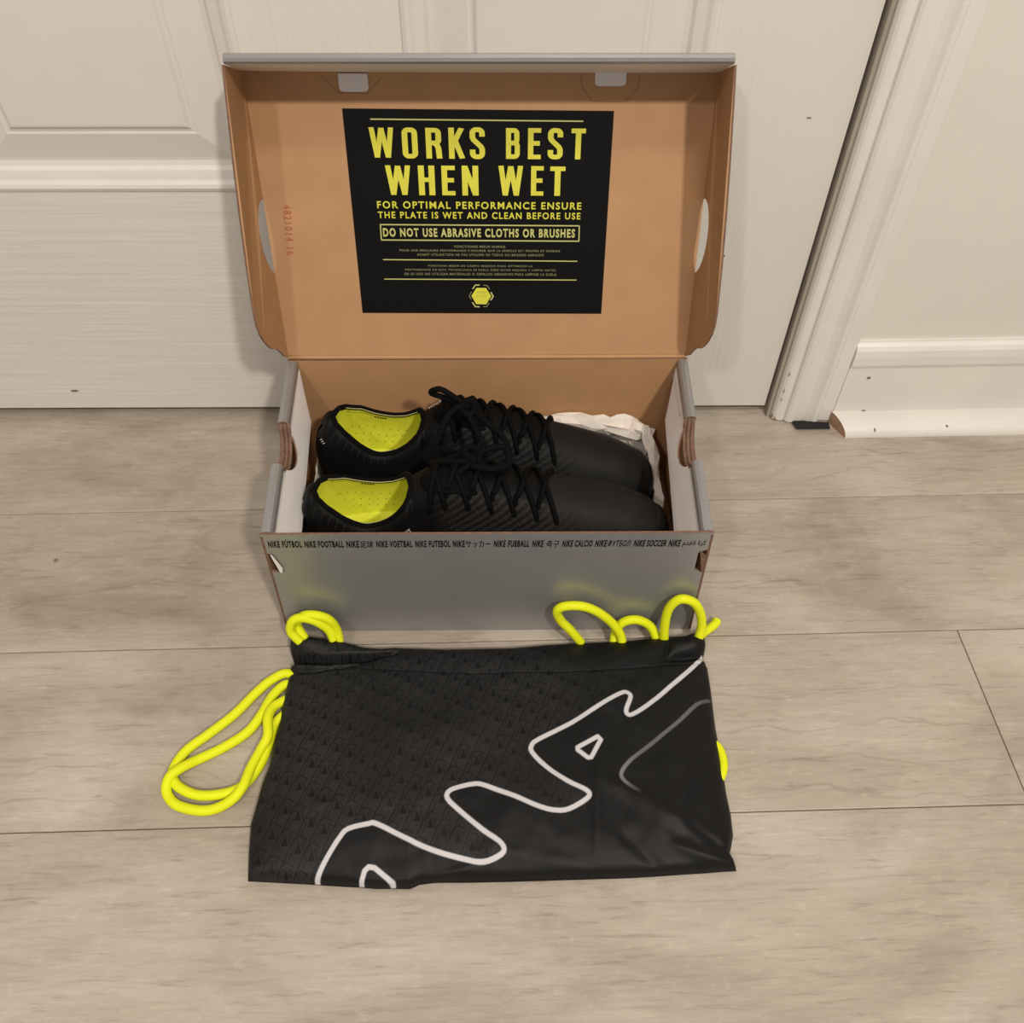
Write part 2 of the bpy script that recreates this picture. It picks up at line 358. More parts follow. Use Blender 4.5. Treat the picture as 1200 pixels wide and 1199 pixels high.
# side walls: single outer sheet, rolled silver top edge, white lined inner flap; a thumb notch cut through all
def side(sg):
    B0, B1, T1, T0 = (FBL, RBL, RTL, FTL) if sg < 0 else (FBR, RBR, RTR, FTR)
    ins = V((1, 0, 0)) if sg < 0 else V((-1, 0, 0))
    wall_fn = quadfn(B0, B1, T1, T0, -ins)
    # notch extents along the wall from the picture
    if sg < 0: na, nb = .36, .605
    else: na, nb = .37, .625
    def nd(a):      # depth of notch in metres at a
        t = (a-na)/(nb-na)
        if t <= 0 or t >= 1: return 0
        return .021*math.sqrt(max(0, 1-(2*t-1)**2))
    top = []
    K = 14
    for k in range(K+1):
        a = nb-(nb-na)*k/K; top.append((a, 1-.018-max(nd(a)-.0025, 0)/HB if 0 < k < K else 1-.018))
    plate('side_panel', [(0, .003), (1, .003), (1, .982)]+top+[(0, .982)], wall_fn, TH, (silver, kraft, kraft_edge), sbx)
    # rolled edge + inner flap as one bent sheet
    depth = .052
    rows = sorted(set([i/40 for i in range(41)]+[na+(nb-na)*k/16 for k in range(17)]))
    rows = [a for a in rows if not (na < a < nb)]+[na+(nb-na)*k/16 for k in range(1, 16)]; rows = sorted(rows)
    prof = [(-.0003, -.0035), (-.0001, -.0012), (.0012, 0), (.0040, .0006), (.0068, .0002), (.0082, -.0016), (.0084, -.0080)]
    inner = [(.0090, -.0105), (.0112, -.0150), (.0136, -.0200), (.0158, -.0250), (.0180, -.0300), (.0196, -.0345)]
    P = prof+inner; nT = len(P); vs, fs, mi = [], [], []
    for a in rows:
        dn = nd(a)
        # lower edge of flap is cut on a curve at the rear
        cut = 1.0
        if a > .80: cut = 1-(a-.80)/.20*.93
        widen = .72+.42*(1-a)
        for j, (o, z) in enumerate(P):
            if j >= len(prof): z = -.0080+(z+.0080)*cut; o = .0084+(o-.0084)*cut*widen
            if dn > 0 and j < 7 : z2 = -dn; o2 = .0030+.0011*j if j < 7 else o; z = min(z, -dn+.0008); 
            elif dn > 0 and -dn-.0003*(j-6) < z: z = -dn-.0003*(j-6); o = .0084+(-z-.008)*.43*widen
            p = wall_fn(a, 1, 0); vs.append(V((p.x, p.y+(.0022-z*.085)*(1-a)-.003*a, HB))+ins*o+V((0, 0, z)))
    for i in range(len(rows)-1):
        mid = (rows[i]+rows[i+1])/2
        for j in range(nT-1):
            if na < mid < nb and j < 7: continue
            A_ = i*nT+j; fs.append((A_, A_+1, A_+nT+1, A_+nT)); mi.append(0 if j < 6 else 3)
    o = mesh_obj('inner_flap', vs, fs, [silver, kraft, kraft_edge, innerw, kraft, kraft_edge], sbx, mi=mi)
    me = o.data
    bm = bmesh.new(); bm.from_mesh(me)
    # make outward normals point up / into the view
    s = sum((f.normal.z+f.normal.dot(gmat(sbx).inverted().to_3x3() @ ins)*.5) for f in bm.faces)
    if s < 0: bmesh.ops.reverse_faces(bm, faces=bm.faces)
    bm.to_mesh(me); bm.free()
    sd = o.modifiers.new('s', 'SOLIDIFY'); sd.thickness = .0014; sd.offset = -1; sd.use_rim = True; sd.material_offset_rim = 2
    # cut face of the notch: stacked brown corrugated edges
    pts = []
    for q, off in enumerate((.0016, .0048, .0078)):
        line = [wall_fn(na+(nb-na)*k/14, 1, 0) for k in range(15)]
        ln = [V((p.x, p.y, HB))+ins*off+V((0, 0, -nd(na+(nb-na)*k/14)-.0016)) for k, p in enumerate(line)]
        ln[0].z = HB-.002; ln[-1].z = HB-.002
        tube('cut_edge', ln, (.0017, .0017, .0014)[q], kraft_edge, sbx, seg=8, sub=2)
    # brown glued flap standing inside against the front corner
side(-1); side(1)
# brown gluing flaps inside the corners
for xa, xb in ((-.1600, -.1585), (.1490, .1505)):
    plate('corner_flap', [(.010, .004), (.055, .004), (.050, .085), (.010, .095)], lambda a, b, d, X=xa, XB=xb: V((X+d, a, b)), .0018, (kraft, kraft, kraft_edge), sbx)

# ---- lid
LID = thing('lid', '', ''); del LID['label'], LID['category']; LID.parent = sbx; LID.location = (0, .1780-.088, HB)
TL = .3706
hing0, hing1 = V((-.1688, .1815, HB)), V((.1665, .1755, HB))
hv = (hing1-hing0).normalized()
lean = V((0, math.sin(TL), math.cos(TL))); lean = (lean-hv*lean.dot(hv)).normalized()
ln_ = lean.cross(hv).normalized()
if ln_.y > 0: ln_ = -ln_
pTL, pTR = at_pl(284, 83, hing0, ln_), at_pl(842, 85, hing0, ln_)
pBL, pBR = at_pl(338, 418.5, hing0, ln_), at_pl(803, 417, hing0, ln_)
lid = quadfn(pBL, pBR, pTR, pTL, ln_)
def lidf(a, b, d=0): return lid(a, b, d)
panel_o = plate('lid_panel', [(0, 0), (1, 0), (1, 1), (0, 1)], lidf, TH, (kraft, silver, kraft_edge), LID)
def lid_uv(px, py, lift=0):     # fraction coordinates on lid for a point of the picture
    P = at_pl(px, py, pBL+lid.N*lift, lid.N)
    a, b = .5, .5
    for _ in range(12):
        q = lidf(a, b); e = P-q
        da = lidf(a+.01, b)-q; db = lidf(a, b+.01)-q
        a += e.dot(da)/da.dot(da)*.01; b += e.dot(db)/db.dot(db)*.01
    return a, b
# rolled hinge ridge at the bottom fold
tube('hinge_fold', [pBL+lid.N*.0005, lidf(.25, -.001, -.0006), lidf(.5, -.001, -.0005), lidf(.75, -.001, -.0007), pBR+lid.N*.0005], .0019, kraft, LID, seg=8, sub=4)
FD = .066
EDGE = {-1: (at_pl(303, 402, pBL+lid.N*.060, lid.N), at_pl(262, 74, pTL+lid.N*.065, lid.N)), 1: (at_pl(836, 402, pBL+lid.N*.060, lid.N), at_pl(861, 74, pTL+lid.N*.065, lid.N))}
for sg in (-1, 1):
    e0, e1 = (pBL, pTL) if sg < 0 else (pBR, pTR)
    ax = (e1-e0); out = V((sg, 0, 0)); 
    splay = lid.N*1.0+hv*(sg*.02)
    Ln = ax.length
    def fl(a, b, d, e0=e0, ax=ax, sp=splay, sg=sg):     # a along fold 0..1, b metres out from lid
        bow = .0025*math.sin(math.pi*min(max(a, 0), 1))*(b/FD)
        E0, E1 = EDGE[sg]; base = e0+ax*a; tip = E0+(E1-E0)*a
        return base+(tip-base)*(b/FD)+hv*(sg*(d*.8+bow*.6))
    ol = [(0.0, 0)]
    ol += [(-.004, .010), (.008, .018), (.012, .026), (.004, .034), (.004, .042), (.016, .051), (.040, .059), (.075, .0635), (.12, .0655)]
    ol += [(.3, FD), (.5, FD), (.7, FD), (.9, FD), (.995, FD), (1.0, 0)]
    # half-moon thumb hole against the fold
    h0, h1 = (.585, .325) if sg < 0 else (.590, .325)
    for k in range(25):
        t = .5-.5*math.cos(math.pi*k/24); a = h0+(h1-h0)*t; ol.append((a, .0240*math.sqrt(max(0, 1-(2*t-1)**2))))
    ol.append((.2, 0)); ol.append((.1, 0))
    plate('side_flap', ol, fl, TH, (kraft, silver, kraft_edge), LID)
# front flap of the lid: folded double, so a thick rounded slab
up = (lean*.055+lid.N).normalized()
vsl = []
prof = [(0, 0), (.020, -.0004), (.045, -.0002), (FD-.001, 0), (FD+.0010, .0012), (FD+.0014, .0034), (FD+.0002, .0056), (FD-.003, .0066), (.045, .0066), (.020, .0064), (0, .0062)]
nP = len(prof); S = 24; fs, mi = [], []
for i in range(S+1):
    t = i/S; e = pTL+(pTR-pTL)*t; tipc = EDGE[-1][1]+(EDGE[1][1]-EDGE[-1][1])*t-lean*.0004; up = (tipc-e)/FD
    sag = .0040*math.sin(math.pi*t)**.6
    for q, (o, z) in enumerate(prof):
        vsl.append(e+up*o+lean*(z+(-sag*.15 if o < FD-.01 and q < 3 else 0)))
for i in range(S):
    for q in range(nP):
        a = i*nP+q; b = i*nP+(q+1) % nP; fs.append((a, b, b+nP, a+nP)); mi.append(1 if q < 3 else 0)
fs.append(tuple(range(nP))); mi.append(2); fs.append(tuple(S*nP+q for q in range(nP))); mi.append(2)
fo = mesh_obj('front_flap', vsl, fs, [silver, innerw, kraft_edge], LID, mi=mi)
# locking tabs pushed through the lid panel and the die-cut outlines round them
for i, (x0, x1, y0, y1) in enumerate(((396, 432.5, 86, 107.5), (697.5, 733, 84, 101))):
    a0, b1 = lid_uv(x0, y0); a1, b0 = lid_uv(x1, y1); ra = (a1-a0)*.13; rb = (b1-b0)*.22
    plate('lock_tab', [(a0, b1), (a0, b0+rb), (a0+ra*.3, b0+rb*.3), (a0+ra, b0), (a1-ra, b0), (a1-ra*.3, b0+rb*.3), (a1, b0+rb), (a1, b1)],
          lambda a, b, d: lidf(a, b, -.0016+d), .0014, (tabw, tabw, tabw), LID)
    # slot shadow line, painted as a thin darker strip
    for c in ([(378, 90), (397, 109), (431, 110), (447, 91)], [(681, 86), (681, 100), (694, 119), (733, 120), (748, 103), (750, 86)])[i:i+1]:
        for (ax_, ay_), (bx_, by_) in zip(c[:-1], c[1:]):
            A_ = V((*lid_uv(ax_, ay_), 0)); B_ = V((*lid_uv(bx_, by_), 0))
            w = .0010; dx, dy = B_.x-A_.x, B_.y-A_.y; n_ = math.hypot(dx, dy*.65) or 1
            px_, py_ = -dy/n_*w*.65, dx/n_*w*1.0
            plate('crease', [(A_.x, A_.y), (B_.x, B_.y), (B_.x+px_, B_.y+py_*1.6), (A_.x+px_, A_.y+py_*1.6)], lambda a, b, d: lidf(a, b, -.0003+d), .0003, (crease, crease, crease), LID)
# overlapping sheet edges that show through the lid
# ---- notice
def nq(px, py): return V((*lid_uv(px, py), 0))
n00, n10, n11, n01 = nq(425, 366.5), nq(704.5, 367.5), nq(719.5, 130), nq(401, 127)
def nf(u, v, d=0):     # notice coordinates 0..1
    p = n00*(1-u)*(1-v)+n10*u*(1-v)+n11*u*v+n01*(1-u)*v
    return lidf(p.x, p.y, d)
plate('notice', [(0, 0), (1, 0), (1, 1), (0, 1)], lambda a, b, d: nf(a, b, -.0005+d), .0005, (blackprint,)*3, LID)
def n_uv(px, py):
    P = at_pl(px, py, pBL, lid.N); u, v = .5, .5
    for _ in range(12):
        q = nf(u, v); e_ = P-q; du = nf(u+.01, v)-q; dv = nf(u, v+.01)-q
        u += e_.dot(du)/du.dot(du)*.01; v += e_.dot(dv)/dv.dot(dv)*.01
    return u, v
def ng(u, v): return nf(u, v, -.0009)
def nline(x0, y0, x1, y1, th, m=None, name='rule'):
    (u0, v0), (u1, v1) = n_uv(x0, y0), n_uv(x1, y1); h = th/2
    if abs(u1-u0) > abs(v1-v0): ol = [(u0, v0-h), (u1, v1-h), (u1, v1+h), (u0, v0+h)]
    else: ol = [(u0-h*.75, v0), (u0+h*.75, v0), (u1+h*.75, v1), (u1-h*.75, v1)]
    return plate(name, ol, lambda a, b, d: nf(a, b, -.0008+d), .0002, (m or ypale,)*3, LID)
nline(434, 139.5, 683.5, 142, .006); nline(449, 304, 676.5, 306, .005); nline(450.5, 326.8, 675.5, 328, .005)
nline(445.5, 263, 679, 264.5, .006); nline(447, 281, 678.5, 282.5, .006); nline(445.8, 262.3, 447.2, 281.6, .006); nline(678.8, 264, 678.3, 282.8, .006)
# big letters: stroked glyphs, condensed grotesque
def stroke2d(pts, w, closed=False):
    n = len(pts); L_, R2 = [], []
    P = [np.array(p, float) for p in pts]
    for i in range(n):
        if closed: a, b, c = P[i-1], P[i], P[(i+1) % n]
        else: a, b, c = P[max(i-1, 0)], P[i], P[min(i+1, n-1)]
        d1 = b-a; d2 = c-b
        if np.hypot(*d1) < 1e-9: d1 = d2
        if np.hypot(*d2) < 1e-9: d2 = d1
        d1 = d1/np.hypot(*d1); d2 = d2/np.hypot(*d2); n1 = np.array([-d1[1], d1[0]]); n2 = np.array([-d2[1], d2[0]])
        m_ = n1+n2; m_ = m_/max(np.hypot(*m_), 1e-6); k = w/2/max(m_@n1, .45)
        L_.append(b+m_*k); R2.append(b-m_*k)
    return L_, R2
def arc(cx, cy, rx, ry, a0, a1, n=6):
    return [(cx+rx*math.cos(math.radians(a0+(a1-a0)*k/n)), cy+ry*math.sin(math.radians(a0+(a1-a0)*k/n))) for k in range(n+1)]
SW = .30; h_ = SW/2        # stroke width relative to a glyph 0.78 wide, 2 high
Wd = .82; xl, xr = h_, Wd-h_
G = {
 'O': (Wd, [('c', arc(xr-.18, 2-h_-.22, .18, .22, 0, 90)+arc(xl+.18, 2-h_-.22, .18, .22, 90, 180)+arc(xl+.18, h_+.22, .18, .22, 180, 270)+arc(xr-.18, h_+.22, .18, .22, 270, 360))]),
 'R': (Wd, [('o', [(xl, 0), (xl, 2)]), ('o', [(xl, 2-h_)]+arc(xr-.18, 2-h_-.2, .18, .2, 90, 0)+arc(xr-.18, 1.02+.2, .18, .2, 0, -90)+[(xl, 1.02)]), ('o', [(xl+.2, 1.05), (xr-.12, .95), (xr-.02, .72), (xr, .5), (xr+.03, 0)])]),
 'K': (Wd, [('o', [(xl, 0), (xl, 2)]), ('o', [(xr+.02, 2), (xl+.08, .92)]), ('o', [(xl+.2, 1.15), (xr+.04, 0)])]),
 'S': (Wd, [('o', [(xr, 1.42), (xr, 1.55)]+arc(xr-.2, 2-h_-.22, .2, .22, 0, 90)+arc(xl+.2, 2-h_-.22, .2, .22, 90, 180)+[(xl, 1.38), (xl+.06, 1.22), (Wd/2, 1.0), (xr-.06, .78), (xr, .62)]+arc(xr-.2, h_+.22, .2, .22, 0, -90)+arc(xl+.2, h_+.22, .2, .22, 270, 180)+[(xl, .45), (xl, .6)])]),
 'B': (Wd, [('o', [(xl, 0), (xl, 2)]), ('o', [(xl, 2-h_)]+arc(xr-.2, 2-h_-.18, .17, .18, 90, 0)+arc(xr-.2, 1.04+.18, .17, .18, 0, -90)+[(xl, 1.04)]), ('o', [(xl, 1.04)]+arc(xr-.18, 1.04-.2, .18, .2, 90, 0)+arc(xr-.18, h_+.2, .18, .2, 0, -90)+[(xl, h_)])]),
 'E': (.72, [('o', [(xl, 0), (xl, 2)]), ('o', [(xl, 2-h_*.95), (.72, 2-h_*.95)]), ('o', [(xl, 1.03), (.66, 1.03)]), ('o', [(xl, h_*.95), (.72, h_*.95)])]),
 'T': (.78, [('o', [(.39, 0), (.39, 2)]), ('o', [(0, 2-h_), (.78, 2-h_)])]),
 'H': (Wd, [('o', [(xl, 0), (xl, 2)]), ('o', [(xr, 0), (xr, 2)]), ('o', [(xl, 1.05), (xr, 1.05)])]),
 'N': (.86, [('o', [(xl, 0), (xl, 2)]), ('o', [(.86-h_, 0), (.86-h_, 2)]), ('o', [(xl, 1.98), (.86-h_, .02)])]),
 'W': (1.22, [('o', [(.12, 2), (.33, 0)]), ('o', [(.33, 0), (.61, 1.96)]), ('o', [(.61, 1.96), (.89, 0)]), ('o', [(.89, 0), (1.10, 2)])]),
}
def word(word_, quads, m, h_scale=1):
    """quads: list of (px left, px right) with common baseline/top picked per word"""
    for ch, (xa, xb, yt, yb) in zip(word_, quads):
        wch, strokes = G[ch]
        (u0, v0), (u1, v1) = n_uv(xa, yb), n_uv(xb, yt)
        ub, _ = n_uv(xa, yt)
        # letters stand upright on the notice: use mean column edges
        (u0, v0) = n_uv(xa, yb); (u1, vv) = n_uv(xb, yb); (_, v1) = n_uv((xa+xb)/2, yt)
        vs, fs = [], []; lift = -.0010
        for kk, (kind, pts) in enumerate(strokes):
            L_, R2 = stroke2d(pts, SW*(.86 if ch in 'W' else 1), kind == 'c'); b0 = len(vs)
            n = len(L_)
            for a_, b_ in zip(L_, R2):
                for q in (a_, b_):
                    vs.append(nf(u0+(u1-u0)*q[0]/wch, v0+(v1-v0)*min(max(q[1], 0), 2)/2, lift-.00002*kk))
            for i in range(n if kind == 'c' else n-1):
                j = (i+1) % n; fs.append((b0+2*i, b0+2*i+1, b0+2*j+1, b0+2*j))
        mesh_obj('letter', vs, fs, m, LID)
word('WORKS', [(435, 463, 149, 184.5), (472.5, 490.5, 149.3, 185.5), (500, 518, 149.7, 185.5), (526.5, 544.5, 149.5, 185.8), (551, 568.5, 149, 186.2)], yprint)
word('BEST', [(593, 609, 150, 186), (618.5, 633.5, 150, 186.3), (641.5, 659, 150, 186.5), (668.5, 685, 150.5, 186.5)], yprint)
word('WHEN', [(454, 482.5, 193.5, 228.2), (491.5, 510.5, 193.8, 228.5), (518.5, 534, 194, 228.6), (542, 561, 194, 228.8)], yprint)
word('WET', [(584.5, 612.5, 194, 229), (622, 636.5, 194.5, 229), (644, 661.5, 195, 229.2)], yprint)
def nlabel(s, xL, xR, yT, yB, m, off=.0, space=1.0, ital=0, name='small_print'):
    (u0, v0) = n_uv(xL, (yT+yB)/2+ (yB-yT)/2); (u1, v0b) = n_uv(xR, yB+ (0)); (_, v1) = n_uv((xL+xR)/2, yT); (_, vb) = n_uv((xL+xR)/2, yB)
    Wn = u1-u0
    text_mesh(name, s, 1, lambda x, y: nf(u0+x, vb+(v0b-v0)*0+y, -.0010), m, LID, width=Wn, height=v1-vb, offset=off, space=space, shear=ital)
def slab(s, xL, xR, yT, yB, m, off):     # letters with foot and head bars (slab serif)
    nlabel(s, xL, xR, yT, yB, m, off, 1.25)
slab('FOR OPTIMAL PERFORMANCE ENSURE', 442.5, 681, 236.2, 244.8, yprint, .022)
slab('THE PLATE IS WET AND CLEAN BEFORE USE', 443.5, 680, 248.3, 256.3, yprint, .022)
nlabel('DO NOT USE ABRASIVE CLOTHS OR BRUSHES', 449.5, 673.5, 267.5, 277.8, ypale, .035, 1.25)
nlabel('FONCTIONNE MIEUX HUMIDE', 532.5, 592, 287.4, 290.2, ydim, .02, 1.2)
nlabel("POUR UNE MEILLEURE PERFORMANCE S'ASSURER QUE LA SEMELLE EST PROPRE ET HUMIDE", 468.5, 656, 292.2, 295.2, ydim, .02, 1.2)
nlabel('AVANT UTILISATION NE PAS UTILISER DE TISSUS OU BROSSES ABRASIFS', 489, 637, 297, 299.8, ydim, .02, 1.2)
nlabel('FUNCIONA MEJOR EN CAMPO MOJADO PARA OPTIMIZAR LA', 502, 624, 310.3, 313.2, ydim, .02, 1.2)
nlabel('PERFORMANCE DE ESTA TECNOLOGIA SE SUELA DEBE ESTAR MOJADA Y LIMPIA ANTES', 475, 651, 315, 317.8, ydim, .02, 1.2)
nlabel('DE SU USO NO UTILIZAR MATERIALES O CEPILLOS ABRASIVOS PARA LIMPIAR LA SUELA', 474.5, 652, 319.6, 322.5, ydim, .02, 1.2)
# hexagon emblem
def npoly(pts, m, lift, name):
    ol = [n_uv(*p) for p in pts]
    return plate(name, ol, lambda a, b, d: nf(a, b, lift+d), .0001, (m, m, m), LID)
npoly([(558.5, 337), (569.5, 337.2), (575.5, 346.7), (570, 356.3), (558, 356), (552.5, 346.3)], yprint, -.0010, 'emblem')
def nstroke(pts, w, m):
    L_, R2 = stroke2d(pts, w)
    npoly([tuple(p) for p in L_]+[tuple(p) for p in R2[::-1]], m, -.0010, 'emblem_bar')
nstroke([(553.8, 338.5), (557, 333.8), (562, 333.8)], 1.3, ypale); nstroke([(566.5, 334), (570.8, 334.2), (573.8, 338.8)], 1.0, ydim)
nstroke([(575.2, 342), (578, 347), (575, 351.6)], 1.4, ypale); nstroke([(552.7, 341.5), (550, 346.3), (552.2, 350.5)], .9, ydim)
nstroke([(553.5, 353.8), (557, 359), (562, 359.2)], 1.3, ypale); nstroke([(566.2, 359), (570.3, 359), (573.4, 354.5)], .9, ydim)
nlabel('ANTI', 558.5, 569.5, 341, 343.6, ydim, .0, 1.2, name='emblem_text'); nlabel('CLOG', 558, 570, 345, 347.8, ydim, .0, 1.2, name='emblem_text')
# red batch number stamped up the lid's left side
ra, rb = lid_uv(333, 239), lid_uv(341, 298)
def redf(x, y):
    a = ra[0]+(rb[0]-ra[0])*(x) ; return x
(ua, va), (ub_, vb_) = lid_uv(331.5, 240), lid_uv(336.5, 298.5)
text_mesh('batch_stamp', '4821014 16', 1, lambda x, y: lidf(ua+(ub_-ua)*x+y, va+(vb_-va)*x, -.0005), redink, LID, width=1, height=.017, space=1.3)

# ---- front print
ftxt = "NIKE FÚTBOL  NIKE FOOTBALL  NIKE足球  NIKE VOETBAL  NIKE FUTEBOL  NIKEサッカー  NIKE FUẞBALL  NIKE 축구  NIKE CALCIO  NIKE ФУТБОЛ  NIKE SOCCER  NIKE \uFEE1\uFEAA\uFED8\uFEDF\uFE8D \uFE93\uFEAE\uFEDB"
# each phrase set separately so the spacing follows the box
def f_ab(px, py):
    P = at_pl(px, py, FBL, front.N); a, b = .5, .9
    for _ in range(14):
        q = front(a, b); e_ = P-q; da = front(a+.01, b)-q; db = front(a, b+.01)-q
        a += e_.dot(da)/da.dot(da)*.01; b += e_.dot(db)/db.dot(db)*.01
    return a, b
segs = [("NIKE FÚTBOL", 315, 354.5, .12), ("NIKE FOOTBALL", 357.5, 403.5, .12), ("NIKE", 406.5, 421.5, .05), ("足球", 422.5, 438, .05), ("NIKE VOETBAL", 441.5, 483.5, .08), ("NIKE FUTEBOL", 487, 528, .1),
        ("NIKE", 531, 545, .0), ("サッカー", 546, 575, .0), ("NIKE FUßBALL", 578.5, 620, .2), ("NIKE", 623.5, 637, .2), ("축구", 640, 655, .2), ("NIKE CALCIO", 658.5, 694, .2), ("NIKE", 697, 711, .2), ("ФУТБОЛ", 712, 739, .3),
        ("NIKE SOCCER", 742, 780, .25), ("NIKE", 783, 797, .2), ("\uFEE1\uFEAA\uFED8\uFEDF\uFE8D\u00A0\uFE93\uFEAE\uFEDB", 799, 826, 0)]
for s, xa, xb, sh in segs:
    yb = 641.8-(xa-315)*.0035
    tall = 7.8 if 'Ú' not in s else 9.6
    if any(ord(c_) > 0x3000 for c_ in s) and ord(s[0]) < 0xFE00: tall = 8.0; yb += .4
    if ord(s[0]) > 0xFE00: yb += 1.2; tall = 8.2
    (a0, b0), (a1, _), (_, b1) = f_ab(xa, yb), f_ab(xb, yb), f_ab(xa, yb-tall)
    text_mesh('printed_text', s, 1, lambda x, y, a0=a0, b0=b0: front(a0+x, b0+y, -.00025), blackprint, sbx, width=a1-a0, height=b1-b0, offset=.034 if ord(s[0]) < 0x400 else .014 if ord(s[0]) < 0x500 else .008, shear=sh, space=1.16 if ord(s[0]) < 0x400 else 1.05)
# faint lettering on the right inner flap
text_mesh('faint_text', 'NIKE FOOTBALL NIKE SOCCER', 1, lambda x, y: V((.1553-.002*(x/.05)-y*.9, .165-x, HB-.0095-y*.5-x*.02)), faint, sbx, width=.050, height=.0016, offset=.0)

# ------------------------------------------------------------------ football boots
def smooth_interp(xs, ys, q):
    xs = np.array(xs, float); ys = np.array(ys, float); q = np.asarray(q, float)
    m = np.gradient(ys, xs); d = np.diff(ys)/np.diff(xs)
    for i in range(len(d)):
        if abs(d[i]) < 1e-9: m[i] = m[i+1] = 0
    i = np.clip(np.searchsorted(xs, q)-1, 0, len(xs)-2); h = xs[i+1]-xs[i]; t = (q-xs[i])/h
    return (2*t**3-3*t**2+1)*ys[i]+(t**3-2*t**2+t)*h*m[i]+(-2*t**3+3*t**2)*ys[i+1]+(t**3-t**2)*h*m[i+1]
LB = .290
SX = [0, .004, .012, .03, .05, .07, .09, .11, .13, .16, .19, .215, .24, .26, .275, .285, .290]
SWD = [.004, .016, .024, .0295, .031, .031, .0305, .032, .0345, .0370, .0385, .0390, .0375, .033, .0255, .015, .003]
SZT = [.095, .103, .1045, .096, .086, .089, .106, .117, .113, .102, .0910, .083, .076, .069, .060, .049, .026]
SZB = [.022, .015, .012, .011, .012, .015, .016, .015, .013, .011, .010, .010, .011, .013, .015, .017, .020]
GX = [0, .010, .0135, .020, .033, .050, .066, .076, .0815, .0842, .0860, .30]
GG = [0, 0, .0085, .0140, .0190, .0205, .0200, .0180, .0150, .0100, 0, 0]
CY = [0, .0, .0, .0, .0, .0, .001, .002, .003, .004, .003, .002, .0, -.002, -.004, -.006, -.007]
def S_w(x): return float(smooth_interp(SX, SWD, x))
def S_t(x): return float(smooth_interp(SX, SZT, x))
def S_b(x): return float(smooth_interp(SX, SZB, x))
def S_g(x): return float(np.interp(x, GX, GG))
def upper_pt(x, q, side=1, lift=0.0):
    """q 0 (bottom edge) .. 1 (top / rim);  side -1 near, +1 far"""
    w, zt, zb, g = S_w(x), S_t(x), S_b(x), S_g(x)
    th = q*math.pi/2
    blend = min(max((x-.085)/.05, 0), 1)          # collar section: straighter walls; forefoot: rounder
    pw = .62*(1-blend)+.86*blend; pz = 1.0*(1-blend)+.92*blend
    bulge = 1+.10*math.sin(math.pi*min(q*1.6, 1))*(1-blend)
    y = g+(w-g)*max(math.cos(th), 0)**pw*bulge if q < 1 else g
    if blend < 1:                                 # narrow towards the collar
        y = y*(1-.10*(1-blend)*q)
    z = zb+(zt-zb)*math.sin(th)**pz
    heel = -.006*math.sin(math.pi*min(q*1.15, 1))*max(0, 1-x/.05)+.004*max(0, 1-x/.04)*q
    cy = float(np.interp(x, SX, CY))
    dip = math.exp(-((x-.045)/.022)**2)*q**2
    z += dip*(.004 if side > 0 else -.006)
    nx, ny, nz = 0, math.cos(th), math.sin(th)
    return V((x+heel, cy+side*(y+lift*ny), z+lift*nz))

def boot_material():
    m = bpy.data.materials.new('ribbed_black_knit'); m.use_nodes = True; nt = m.node_tree; N = nt.nodes; Lk = nt.links; b = N['Principled BSDF']
    b.inputs['Roughness'].default_value = .6; b.inputs['Specular IOR Level'].default_value = .16
    at_ = N.new('ShaderNodeAttribute'); at_.attribute_name = 'rib'; rr = N.new('ShaderNodeValToRGB')
    rr.color_ramp.elements[0].color = (.0022, .0022, .0022, 1); rr.color_ramp.elements[1].color = (.024, .0235, .023, 1)
    Lk.new(at_.outputs['Fac'], rr.inputs[0]); Lk.new(rr.outputs[0], b.inputs['Base Color'])
    bp = N.new('ShaderNodeBump'); bp.inputs['Strength'].default_value = .6; bp.inputs['Distance'].default_value = .0007
    n = N.new('ShaderNodeTexNoise'); n.inputs['Scale'].default_value = 900; tc = N.new('ShaderNodeTexCoord'); Lk.new(tc.outputs['Object'], n.inputs['Vector'])
    ad = N.new('ShaderNodeMath'); ad.operation = 'ADD'; ml = N.new('ShaderNodeMath'); ml.operation = 'MULTIPLY'; ml.inputs[1].default_value = .3
    Lk.new(n.outputs['Fac'], ml.inputs[0]); Lk.new(ml.outputs[0], ad.inputs[0]); Lk.new(at_.outputs['Fac'], ad.inputs[1])
    Lk.new(ad.outputs[0], bp.inputs['Height']); Lk.new(bp.outputs[0], b.inputs['Normal'])
    return m
bootm = boot_material()
RIMX = np.r_[np.linspace(.0102, .016, 6)[:-1], np.linspace(.016, .078, 16)[:-1], np.linspace(.078, .0859, 10)]

